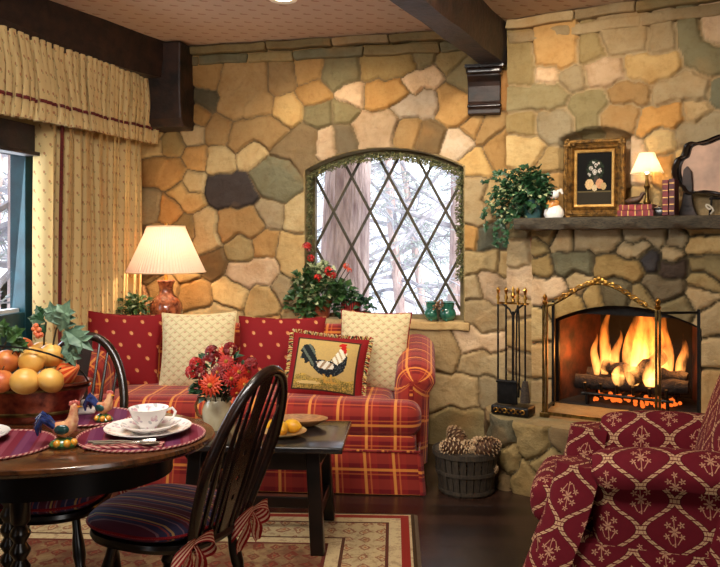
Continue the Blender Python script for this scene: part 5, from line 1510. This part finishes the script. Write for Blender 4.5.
# ------------------------------------------------------------------ TABLEWARE
def placemat(label, x, y, r0):
    t = thing('placemat', label, 'placemat', (x,y,TZ+.001), 0, 'round woven placemats')
    m = MB(); m.lathe([(0,0),(r0-.006,0),(r0-.006,.004),(0,.004)], seg=48); m.build('cloth', M_mat, t)
    m = MB(); m.tube([(r0*math.cos(2*PI*i/80)*.985,r0*math.sin(2*PI*i/80)*.985,.004) for i in range(80)], .0034, 6, closed=True)
    m.build('twisted_edge', tie_edge, t); return t
def edge_mat():
    m = Mt('twisted cord'); u, v = m.uv(); s = ((v*62+u*40).fract()).gt(.5); m.base(m.mix(s*.7, srgb(136,44,56), srgb(214,170,150))); m.set(.8); return m.m
tie_edge = edge_mat()
MX, MY = -.633, 2.262
placemat('round burgundy striped placemat under the teacup and plate', MX, MY, .182)
placemat('round burgundy placemat at the left edge of the table by the near rooster', -1.015, 2.155, .165)
placemat('small burgundy placemat beyond the far rooster figurine', -.86, 2.50, .13)
def china(u_mat, name): return name
def sprig_china():
    m = Mt('floral china'); u, v = m.uv(); n = m.noise(60, 3)
    a = motif(u, v, .06, .045, .012, .010, .3); b = motif(u, v, .06, .045, .005, .009, .8, .22, .3); d = motif(u, v, .06, .045, .006, .004, .2, -.2, .2)
    c = m.mix(a*((n-.4)*5).clamp()*.6, srgb(240,234,228), srgb(176,84,120)); c = m.mix(b*.5, c, srgb(96,110,120)); c = m.mix(d*.5, c, srgb(120,80,130)); m.base(c); m.set(.15, coat=.5); return m.m
M_floral = sprig_china()
def plate(name, label, loc, r0, parentcat='plate', group=None):
    t = thing(name, label, parentcat, loc, 0, group)
    m = MB(); m.lathe([(0,.002),(r0*.55,.002),(r0*.58,0),(r0*.62,.004),(r0*.78,.010),(r0,.020),(r0*1.0,.023),(r0*.8,.0135),(r0*.62,.008),(0,.007)], seg=56); m.build('dish', M_floral, t); return t
PX, PY = -.618, 2.275
plate('dinner_plate', 'white floral dinner plate under the cup on the right placemat', (PX,PY,TZ+.006), .124)
plate('saucer', 'white floral saucer directly under the teacup', (PX+.004,PY+.004,TZ+.014), .082, 'saucer')
cp = thing('teacup', 'white floral teacup standing on its saucer', 'cup', (PX,PY+.004,TZ+.0225), R(8))
m = MB(); m.lathe([(0,0),(.026,0),(.027,.006),(.034,.013),(.046,.030),(.053,.049),(.058,.058),(.0565,.058),(.051,.048),(.044,.031),(.03,.014),(0,.010)], seg=40); m.build('bowl', M_floral, cp)
m = MB(); m.tube([(.051,0,.050),(.068,0,.055),(.077,0,.044),(.071,0,.028),(.054,0,.022),(.042,0,.022)], [.0035,.004,.004,.004,.004,.003], 8); m.build('handle', M_white_china, cp)
plate('dinner_plate', 'white plate partly out of frame on the left placemat', (-1.105,2.185,TZ+.006), .115)
M_silver = simple('silver plate', srgb(214,208,198), None, .2, 1)
def cutlery(name, label, p, a, kind):
    t = thing(name, label, name, p, a, 'cutlery on the right placemat')
    m = MB(); m.tube([(-.09,0,.003),(-.06,0,.003),(-.01,0,.006),(.03,0,.004)], [.006,.0055,.003,.003], 8); m.build('handle', M_silver, t)
    m = MB()
    if kind == 'fork':
        m.rbox((.045,0,.005), (.03,.022,.003), .0014, n=2, k=2)
        for y in (-.0085,-.003,.003,.0085): m.tube([(.055,y,.005),(.075,y,.008),(.092,y,.007)], .0014, 5)
        m.build('tines', M_silver, t)
    else: m.ball((.06,0,.006), (.032,.017,.004), 12); m.build('bowl', M_silver, t)
nk = thing('napkin', 'folded red and white striped napkin under the fork on the right placemat', 'napkin', (-.645,2.135,TZ+.0055), R(4))
m = MB(); m.rbox((0,0,.003), (.21,.055,.006), .0025, n=6, k=2); m.build('cloth', tie_edge, nk)
cutlery('fork', 'silver fork lying on the striped napkin', (-.655,2.142,TZ+.012), R(4), 'fork')
cutlery('spoon', 'silver spoon lying beside the fork on the striped napkin', (-.635,2.122,TZ+.012), R(2), 'spoon')
nk2 = thing('napkin', 'white folded napkin at the far place behind the copper tub', 'napkin', (-.925,2.555,TZ+.0055), R(12))
m = MB(); m.rbox((0,0,.01), (.12,.09,.02), .008, n=6, k=3); m.rbox((.01,.0,.028), (.085,.06,.018), .008, n=5, k=3); m.build('cloth', simple('white linen', srgb(232,222,212), srgb(214,200,190), .9, 0, 40, .2), nk2)
# rooster figurines
def glaze(n, a, b): return simple(n, srgb(*a), srgb(*b), .18, 0, 60, coat=.6)
G_blue, G_cream, G_pink, G_green, G_yel, G_red = glaze('blue glaze', (20,30,70), (44,60,110)), glaze('cream glaze', (226,180,130), (200,120,90)), glaze('pink glaze', (206,110,96), (180,70,60)), glaze('green glaze', (40,84,50), (90,120,56)), glaze('yellow glaze', (232,180,50), (216,130,40)), glaze('dark green glaze', (20,52,56), (40,80,70))
def rooster(label, loc, rotz, k, low=False):
    t = thing('rooster_figurine', label, 'figurine', loc, rotz, 'rooster shakers on the dining table'); s_ = lambda *p: tuple(q*k for q in p)
    m = MB(); m.lathe([(0,0),(.030*k,0),(.034*k,.008*k),(.028*k,.018*k),(.016*k,.026*k),(0,.03*k)], seg=20, sx=1.15, sy=.85); rb_ = m.build('base', G_green, t)
    m = MB()
    for x, y in ((.012,-.022),(-.014,-.02),(.028,-.010)): m.ball(s_(x,y,.014), .011*k, 8)
    m.build('base_fruit', G_yel, rb_)
    m = MB(); up = 0 if not low else -.012
    m.tube([s_(-.030,0,.062),s_(-.016,0,.052),s_(.002,0,.048),s_(.018,0,.058),s_(.025,0,.078),s_(.026,0,.098+up),s_(.028,0,.110+up),s_(.030,0,.118+up)], [q*k for q in (.008,.020,.024,.021,.015,.011,.0105,.004)], 14); rbo = m.build('body', G_cream, t)
    m = MB()
    for i, a in enumerate((-.5,-.25,0,.25,.5)):
        m.tube([s_(-.022,a*.014,.056),s_(-.040,a*.022,.080-.004*abs(i-2)),s_(-.055,a*.03,.092-.006*abs(i-2)),s_(-.066,a*.034,.080-.01*abs(i-2)),s_(-.064,a*.034,.062-.012*abs(i-2))], [q*k for q in (.008,.010,.011,.009,.003)], 8)
    m.build('tail', G_blue, rbo)
    m = MB(); m.ball(s_(-.002,-.021,.052), s_(.020,.006,.014), 10); m.build('wing', G_red, rbo); m = MB(); m.ball(s_(-.002,.021,.052), s_(.020,.006,.014), 10); m.build('wing', G_red, rbo)
    m = MB()
    for i in range(4): m.ball(s_(.018+.007*i,0,.121+up-.002*abs(i-1.5)), s_(.005,.003,.008), 8)
    m.ball(s_(.034,0,.098+up), s_(.004,.003,.008), 8); m.build('comb', G_pink, rbo)
    m = MB(); m.lathe([(.0045*k,0),(0,.014*k)], s_(.036,0,.109+up), 8, M=Matrix.Rotation(R(90),3,'Y')); m.build('beak', G_yel, rbo)
rooster('painted rooster figurine nearest the camera, blue tail and green base', (-.815,2.145,TZ+.001), R(12), 1.0)
rooster('painted rooster figurine farther back, beside the teacup', (-.80,2.43,TZ+.006), R(-15), .84, True)
# copper tub of fruit
M_copper = simple('mottled copper', srgb(160,78,50), srgb(84,34,26), .3, .7, 26, .25, 40)
TBX, TBY = -1.09, 2.49
tb = thing('copper_tub', 'oval red brown copper tub full of yellow apples', 'tub', (TBX,TBY,TZ+.001), 0)
m = MB(); m.lathe([(0,0),(.165,0),(.175,.01),(.20,.06),(.225,.112),(.233,.116),(.233,.122),(.222,.122),(.195,.06),(.165,.015),(0,.012)], seg=56, sx=1., sy=.52); m.build('body', M_copper, tb)
m = MB(); m.lathe([(.183,.022),(.188,.025),(.189,.032),(.186,.036),(.183,.022)], seg=56, sy=.52); m.lathe([(.2215,.100),(.226,.103),(.2285,.108),(.2215,.1005)], seg=56, sy=.52); m.build('rim_band', M_oldbrass, tb)
m = MB(); m.tube([(.229*math.cos(a), -.02-.10*math.sin(a), .12+.125*math.sin(a)) for a in [PI*i/24 for i in range(25)]], .003, 6); m.build('handle', M_iron, tb)
M_apple = simple('yellow apple skin', srgb(206,146,58), srgb(224,176,92), .35, 0, 12, .1, 140); M_apple_r = simple('blushed apple skin', srgb(206,130,62), srgb(180,76,44), .35, 0, 12, .1, 140)
def apple(label, p, r0, mat, ro):
    t = thing('apple', label, 'apple', p, 0, 'apples in the copper tub', rot=ro)
    m = MB(); pr = []
    for i in range(17):
        a = PI*i/16; q = r0*math.sin(a)*(1+.10*math.cos(a)); z = r0*.92*(-math.cos(a))*-1*-1
        z = -r0*.9*math.cos(a)
        if i > 12: z -= r0*.16*((i-12)/4)**2
        pr.append((max(q, 0 if i in (0,16) else .001), z))
    m.lathe(pr, seg=20); m.build('skin', mat, t)
    m = MB(); m.tube([(0,0,r0*.68),(.002,0,r0*.95),(.006,0,r0*1.12)], .002, 5); m.build('stem', M_stem, t)
ap = [(7,361,2.44,.038,1,'blushed apple at the left of the upper row in the tub'),(32,360,2.42,.045,0,'big yellow apple in the middle of the upper row'),(51,355,2.46,.040,0,'yellow apple at the right of the upper row'),
      (22,347,2.53,.034,1,'blushed apple peeping out behind the upper row'),(25,381,2.37,.044,0,'big yellow apple at the front of the tub'),(51,380,2.385,.041,0,'yellow apple at the front right of the tub with dark stem'),(1,381,2.38,.040,1,'blushed apple at the front left of the tub'),
      (40,352,2.54,.036,0,'yellow apple at the back right of the pile')]
for i, (px, py, Y, r0, k, lab) in enumerate(ap): apple(lab, at(px, py, Y), r0, M_apple_r if k else M_apple, (R(rnd.uniform(-50,10)), R(rnd.uniform(-40,40)), rnd.uniform(0,6)))
for i, (dx, dy, lab) in enumerate(((-.14,-.01,'yellow apple low at the far left end of the tub'),(-.05,.05,'yellow apple low at the back of the tub'),(.04,.04,'yellow apple low in the middle back of the tub'))): apple(lab, Vector((TBX+dx,TBY+dy,TZ+.075)), .041, M_apple, (0,R(20*i),i))
def gourd_mat():
    m = Mt('striped pepper'); x, y, z = m.xyz(); a = (y*1.0).op('ARCTAN2', x); m.base(m.mix(((a*1.6).fract()).gt(.55), srgb(206,66,28), srgb(232,150,80))); m.set(.3, coat=.4); return m.m
gd = thing('gourd', 'orange and red striped gourd at the right end of the tub', 'gourd', at(65,374,2.44), 0, rot=(R(20),R(60),0))
m = MB(); m.lathe([(0,-.035),(.018,-.03),(.032,-.012),(.034,.008),(.024,.03),(.013,.05),(.006,.06),(0,.062)], seg=24, rip=lambda k, z: .06*math.cos(k*PI*2/4)); m.build('skin', gourd_mat(), gd)
# greenery in the tub
def sprig(label, stem, leaves, berries, mat):
    t = thing('greenery_sprig', label, 'greenery', Vector(stem[0]), 0, 'greenery in the copper tub'); o = Vector(stem[0])
    m = MB(); m.tube([Vector(p)-o for p in stem], .003, 6); m.build('stem', M_stem, t)
    m = MB(); r = random.Random(len(leaves))
    for c, d, L, W in leaves:
        for q in range(1):
            # lobed leaf: three overlapping blades
            c_ = Vector(c)-o; d_ = Vector(d).normalized(); sd = d_.cross(Vector((0,-1,.2))).normalized()
            m.leaf(c_, d_, (0,-1,.4), L, W)
            for k in (.25,.5,.72):
                for sg in (-1,1): m.leaf(c_+d_*L*k*.8, d_*.6+sd*sg, (0,-1,.4), L*.42*(1.15-k*.5), W*.42)
    m.build('leaf', mat, t, smooth=False)
    if berries:
        m = MB()
        for b in berries: m.ball(Vector(b)-o, .009, 10)
        m.build('berry', simple('orange berry', srgb(214,120,70), srgb(196,84,50), .4, 0, 60), t)
A = at
sprig('grey green lobed leaves on a tall sprig with orange berries', [A(58,372,2.47),A(52,350,2.45),A(56,330,2.44),A(62,318,2.43)],
      [(A(60,332,2.43),(.3,-.3,.8),.12,.07),(A(58,326,2.43),(-.2,-.4,1),.09,.05),(A(64,328,2.42),(.8,-.3,-.5),.13,.055),(A(68,338,2.42),(.3,-.2,-1),.10,.05),(A(60,340,2.43),(1,-.3,.3),.09,.05)],
      [A(36,333,2.42),A(39,330,2.42),A(34,329,2.43),A(41,335,2.42),A(38,336,2.41),A(36,326,2.43)], M_leaf_blue)
sprig('dark green leaf cluster on the shorter sprig above the apples', [A(44,368,2.50),A(44,340,2.46),A(46,322,2.45)],
      [(A(46,322,2.45),(-.9,-.3,.3),.06,.045),(A(46,320,2.45),(.5,-.3,.8),.055,.04),(A(45,324,2.45),(-.4,-.4,-.8),.05,.04),(A(48,318,2.44),(.9,-.2,.0),.05,.035),(A(44,318,2.45),(-.5,-.2,.9),.05,.035)], None, M_leaf_dark)
sprig('green leaves spilling over the left end of the tub', [A(-4,366,2.50),A(2,350,2.47),A(8,338,2.46)],
      [(A(2,345,2.46),(-.6,-.3,.6),.09,.06),(A(6,342,2.45),(.7,-.3,.5),.09,.055),(A(10,340,2.45),(.9,-.2,-.4),.08,.05),(A(4,338,2.46),(.1,-.3,1),.07,.05),(A(-2,350,2.45),(.2,-.4,-.6),.07,.05)], None, M_leaf)

# ------------------------------------------------------------------ ARMCHAIR (front is -y)
AC = thing('armchair', 'burgundy patterned armchair with rolled arms in the right foreground', 'armchair', (1.095,2.85,0), R(-110))
def aarm(s):
    ys = [(.30,0)]+[.26-.05*i for i in range(9)]+[(-.175,.004),(-.20,.014),(-.218,.034)]
    zf = lambda y: .635-.02*max(0, -y)/.2
    m = MB(); rows = arm_rows(.195, .355, ys, zf, .06, s, .022, 14, .035); m.grid(rows, closed_u=True, cap0=True, cap1=True, flip=(s < 0), swap=True); return m
aarms = {s: aarm(s).build('arm', M_chair, AC) for s in (1,-1)}
def scroll(s):
    m = MB(); rows = []
    for k in range(9):                      # front of the arm sweeping forward to the floor
        f = k/8; z = .56-.50*f; y = -.19-.16*f**1.3; w = .082-.006*f; cx = .275+.012*f
        rows.append([(s*(cx+w*math.cos(a)*1.0), y-.035*max(0, math.sin(a))**.8+(.16 if math.sin(a) < -.01 else 0)*0+.05*min(0, math.sin(a))*3, z) for a in [2*PI*i/20 for i in range(20)]])
    m.grid(rows, closed_u=True, cap0=True, cap1=True); return m
for s in (1,-1): scroll(s).build('arm_front', M_chair, aarms[s])
m = MB(); m.rbox((0,-.02,.19), (.62,.66,.24), .03, n=6); m.build('base', M_chair, AC)
m = MB(); m.rbox((0,-.16,.375), (.42,.56,.16), .055, (0,.012,.02), n=10); m.build('seat_cushion', M_chair, AC)
def aback():
    rows = []
    for j in range(19):
        v = j/18; z = .28+.70*v; y = .10+.10*v+.10*v*v; w = .335-.02*v-.15*max(0, v-.72)**1.35*6; t = .10-.01*v
        if v > .9: t *= (1-((v-.9)/.1)**2*.75)
        P = []
        for i in range(32):
            a = 2*PI*i/32; c, s = math.cos(a), math.sin(a)
            P.append((w*math.copysign(abs(c)**.45, c), y+t+t*math.copysign(abs(s)**.7, s)+(.025*(1-abs(c)**2)*(-1 if s < 0 else 0)), z))
        rows.append(P)
    m = MB(); m.grid(rows, closed_u=True, cap0=True, cap1=True); return m
aback().build('backrest', M_chair, AC)
m = MB(); build_skirt(m, skirt(-.325,.325,0,0,.32,-.40), .008, .30, .022, 0, 0, .006); m.build('skirt', M_chair, AC)
for x in (-.27,.27):
    for y in (-.34,.26):
        m = MB(); m.lathe([(.018,0),(.022,.04),(.026,.075)], (x,y,0), 10); m.build('leg', M_black_wood, AC)

# ------------------------------------------------------------------ OUTSIDE
M_snow = simple('snow', srgb(236,240,246), srgb(214,222,236), .8, 0, 1.5, .3, 3, .05)
gnd = MB(); gnd.box((-2,14,-.35), (60,50,.3)); 
gnd.v = [(a,b+.0,c) for a,b,c in gnd.v]
# keep the snow outside of the room
gnd = MB(); gnd.box((0,32.5,-.35), (80,52,.3)); gnd.box((-23,0,-.35), (38,60,.3)); struct(gnd.build('ground_outside', M_snow, smooth=False))
M_pine = simple('pine bark', srgb(236,210,200), srgb(176,148,142), .95, 0, 7, 1., 12, .05, (3,3,.5))
M_twig = simple('grey twig', srgb(150,146,150), srgb(190,188,196), .95, 0, 12)
M_needle_g = simple('frosted needles', srgb(140,156,140), srgb(196,206,204), .9, 0, 20)
def tree(label, base, r0, h, lean, seed, nb, needles=True, hb=(.6,3.2)):
    t = thing('pine_tree', label, 'tree', base, 0, 'trees outside the windows'); r = random.Random(seed)
    m = MB(); P = [Vector((lean*i/10*h*.1+.02*math.sin(i+seed), .02*math.cos(i*1.3), -.25+h*i/10)) for i in range(11)]; m.tube(P, [r0*(1.25 if i == 0 else 1)*(1-.05*i) for i in range(11)], 16); m.build('trunk', M_pine, t)
    b = MB(); nd = MB()
    for i in range(nb):
        z = r.uniform(*hb); a = r.uniform(0, 6.28); L = r.uniform(.8, 2.0); p = Vector((lean*z*.1, 0, z)); d = Vector((math.cos(a), math.sin(a)*.6, r.uniform(-.35,.35)))
        Q = [p]
        for k in range(6): d = (d+Vector((r.uniform(-.35,.35), r.uniform(-.2,.2), r.uniform(-.35,.25)))).normalized(); Q.append(Q[-1]+d*L/6)
        b.tube(Q, [.030*(1-k/7.5) for k in range(7)], 5)
        for k in range(2,7):
            for _ in range(3):
                d2 = Vector((r.uniform(-1,1), r.uniform(-.6,.6), r.uniform(-.8,.5))).normalized(); e = Q[k]+d2*r.uniform(.15,.4); b.tube([Q[k], (Q[k]+e)/2+Vector((0,0,-.02)), e], [.009,.007,.003], 4)
                if needles:
                    for _ in range(7): nd.leaf(Q[k].lerp(e, r.random()), (r.uniform(-1,1), r.uniform(-1,1), r.uniform(-.8,.6)), (0,-1,.3), r.uniform(.06,.13), .012)
    b.build('branches', M_twig, t)
    if needles: nd.build('needles', M_needle_g, t, smooth=False)
tree('thick reddish pine trunk just outside the left half of the arched window', (px_x(345,6.6),6.6,0), .235, 6, .1, 3, 3, False, (2.6,4))
tree('bare tree with tangled branches outside the middle of the arched window', (px_x(405,9.5),9.5,0), .07, 6, -.8, 8, 26, True, (.6,3.0))
tree('slim grey tree outside the right side of the arched window', (px_x(452,8.2),8.2,0), .10, 6, .3, 12, 14, True, (.6,3.0))
tree('leaning young tree farther off behind the arched window', (px_x(432,11),11,0), .06, 6, -1.6, 22, 20, True, (.5,3.4))
tree('grey pine trunk with side branches outside the blue window', (px_x(15,6.0),6.0,0), .085, 6, .1, 31, 16, True, (1.0,3.0))
tree('frosted fir seen through the blue window farther off', (px_x(-6,8.5),8.5,0), .09, 6, 0, 41, 30, True, (.8,3.8))

# ------------------------------------------------------------------ LIGHT
W = bpy.data.worlds.new('winter sky'); SC.world = W; W.use_nodes = True
nt = W.node_tree; bg = nt.nodes['Background']; tc = nt.nodes.new('ShaderNodeTexCoord'); sx = nt.nodes.new('ShaderNodeSeparateXYZ'); nt.links.new(tc.outputs['Generated'], sx.inputs[0])
cr = nt.nodes.new('ShaderNodeValToRGB'); cr.color_ramp.elements[0].position = .45; cr.color_ramp.elements[0].color = (.80,.84,.92,1); cr.color_ramp.elements[1].position = .8; cr.color_ramp.elements[1].color = (.92,.95,1,1)
nt.links.new(sx.outputs[2], cr.inputs[0]); nt.links.new(cr.outputs[0], bg.inputs[0]); bg.inputs[1].default_value = 2.3
def area(name, loc, target, sx_, sy_, watts, col, spread=180):
    l = bpy.data.lights.new(name, 'AREA'); l.shape = 'RECTANGLE'; l.size = sx_; l.size_y = sy_; l.energy = watts; l.color = col; l.spread = R(spread)
    o = bpy.data.objects.new(name, l); COL.objects.link(o); o.location = loc; d = Vector(target)-Vector(loc); o.rotation_euler = d.to_track_quat('-Z', 'Y').to_euler(); return o
def point(name, loc, watts, col, rad):
    l = bpy.data.lights.new(name, 'POINT'); l.energy = watts; l.color = col; l.shadow_soft_size = rad; o = bpy.data.objects.new(name, l); COL.objects.link(o); o.location = loc; return o
def spot(name, loc, target, watts, col, ang, rad=.06, blend=.6):
    l = bpy.data.lights.new(name, 'SPOT'); l.energy = watts; l.color = col; l.spot_size = R(ang); l.spot_blend = blend; l.shadow_soft_size = rad
    o = bpy.data.objects.new(name, l); COL.objects.link(o); o.location = loc; o.rotation_euler = (Vector(target)-Vector(loc)).to_track_quat('-Z', 'Y').to_euler(); return o
WARM = (1,.86,.68)
area('unseen fill under ceiling', (-.6,1.5,2.56), (-.05,4.7,1.2), 1.3, .9, 84, (1,.95,.88), 150)  # big soft fill light added out of view to brighten the room
area('added fill behind camera', (1.6,-1.9,1.7), (.3,4.2,.9), 1.3, 1.2, 12, (1,.95,.9), 140)  # unseen fill added here; the rear wall has no opening
area('daylight at the tall window', LP(1.8,-.05,1.4), LP(1.8,2,1.2), 1.3, 1.0, 18, (.82,.90,1))
spot('ceiling_spot', (-.425,4.32,2.63), (-.1,5.0,1.2), 72, (1,.90,.74), 115, .05)
spot('ceiling_spot', (.75,3.35,2.63), (1.3,4.4,1.6), 60, (1,.87,.70), 95, .05)  # unseen spot added to brighten the chimney wall
spot('ceiling_spot', (-1.0,2.6,2.63), (-.9,2.5,0), 45, WARM, 80, .05)  # unseen spot added over the dining table
spot('ceiling_spot', (.4,2.9,2.63), (.1,5.0,1.6), 88, (1,.91,.76), 100, .05)  # unseen spot added to brighten the sofa and back wall
sl = bpy.data.lights.new('added trunk sun', 'SUN'); sl.energy = 6; sl.angle = R(25); sl.color = (1,.95,.9); so = bpy.data.objects.new('added trunk sun', sl); COL.objects.link(so); so.rotation_euler = (-Vector((.9,-.75,.7))).to_track_quat('-Z','Y').to_euler()  # soft sun added to brighten the tree trunks outside
point('lamp bulb', TL+Vector((0,0,.54)), 10, (1,.78,.52), .035)
point('mantel lamp bulb', ml.location+Vector((0,0,.275)), 2.6, (1,.72,.40), .02)
point('fire light', FP(.74,.05,.62), 7, (1,.36,.08), .06)
point('fire light', FP(1.0,-.05,.62), 3, (1,.36,.08), .04)
point('fire light', FP(.44,-.03,.66), 3, (1,.36,.08), .05)

# ------------------------------------------------------------------ CAMERA
cam = bpy.data.cameras.new('camera'); co = bpy.data.objects.new('camera', cam); COL.objects.link(co)
co.location = (0,0,EYE); co.rotation_euler = (R(90),0,0); cam.sensor_fit = 'HORIZONTAL'; cam.sensor_width = 36; cam.lens = FPX/720*36
cam.shift_y = (HY-567/2)/720; cam.clip_start = .05; cam.clip_end = 200
SC.camera = co
SC.view_settings.view_transform = 'Standard'; SC.view_settings.look = 'None'; SC.view_settings.gamma = 1; SC.view_settings.exposure = 0; SC.view_settings.use_curve_mapping = False
SC.cycles.max_bounces = 8; SC.cycles.transparent_max_bounces = 12; SC.cycles.volume_bounces = 0
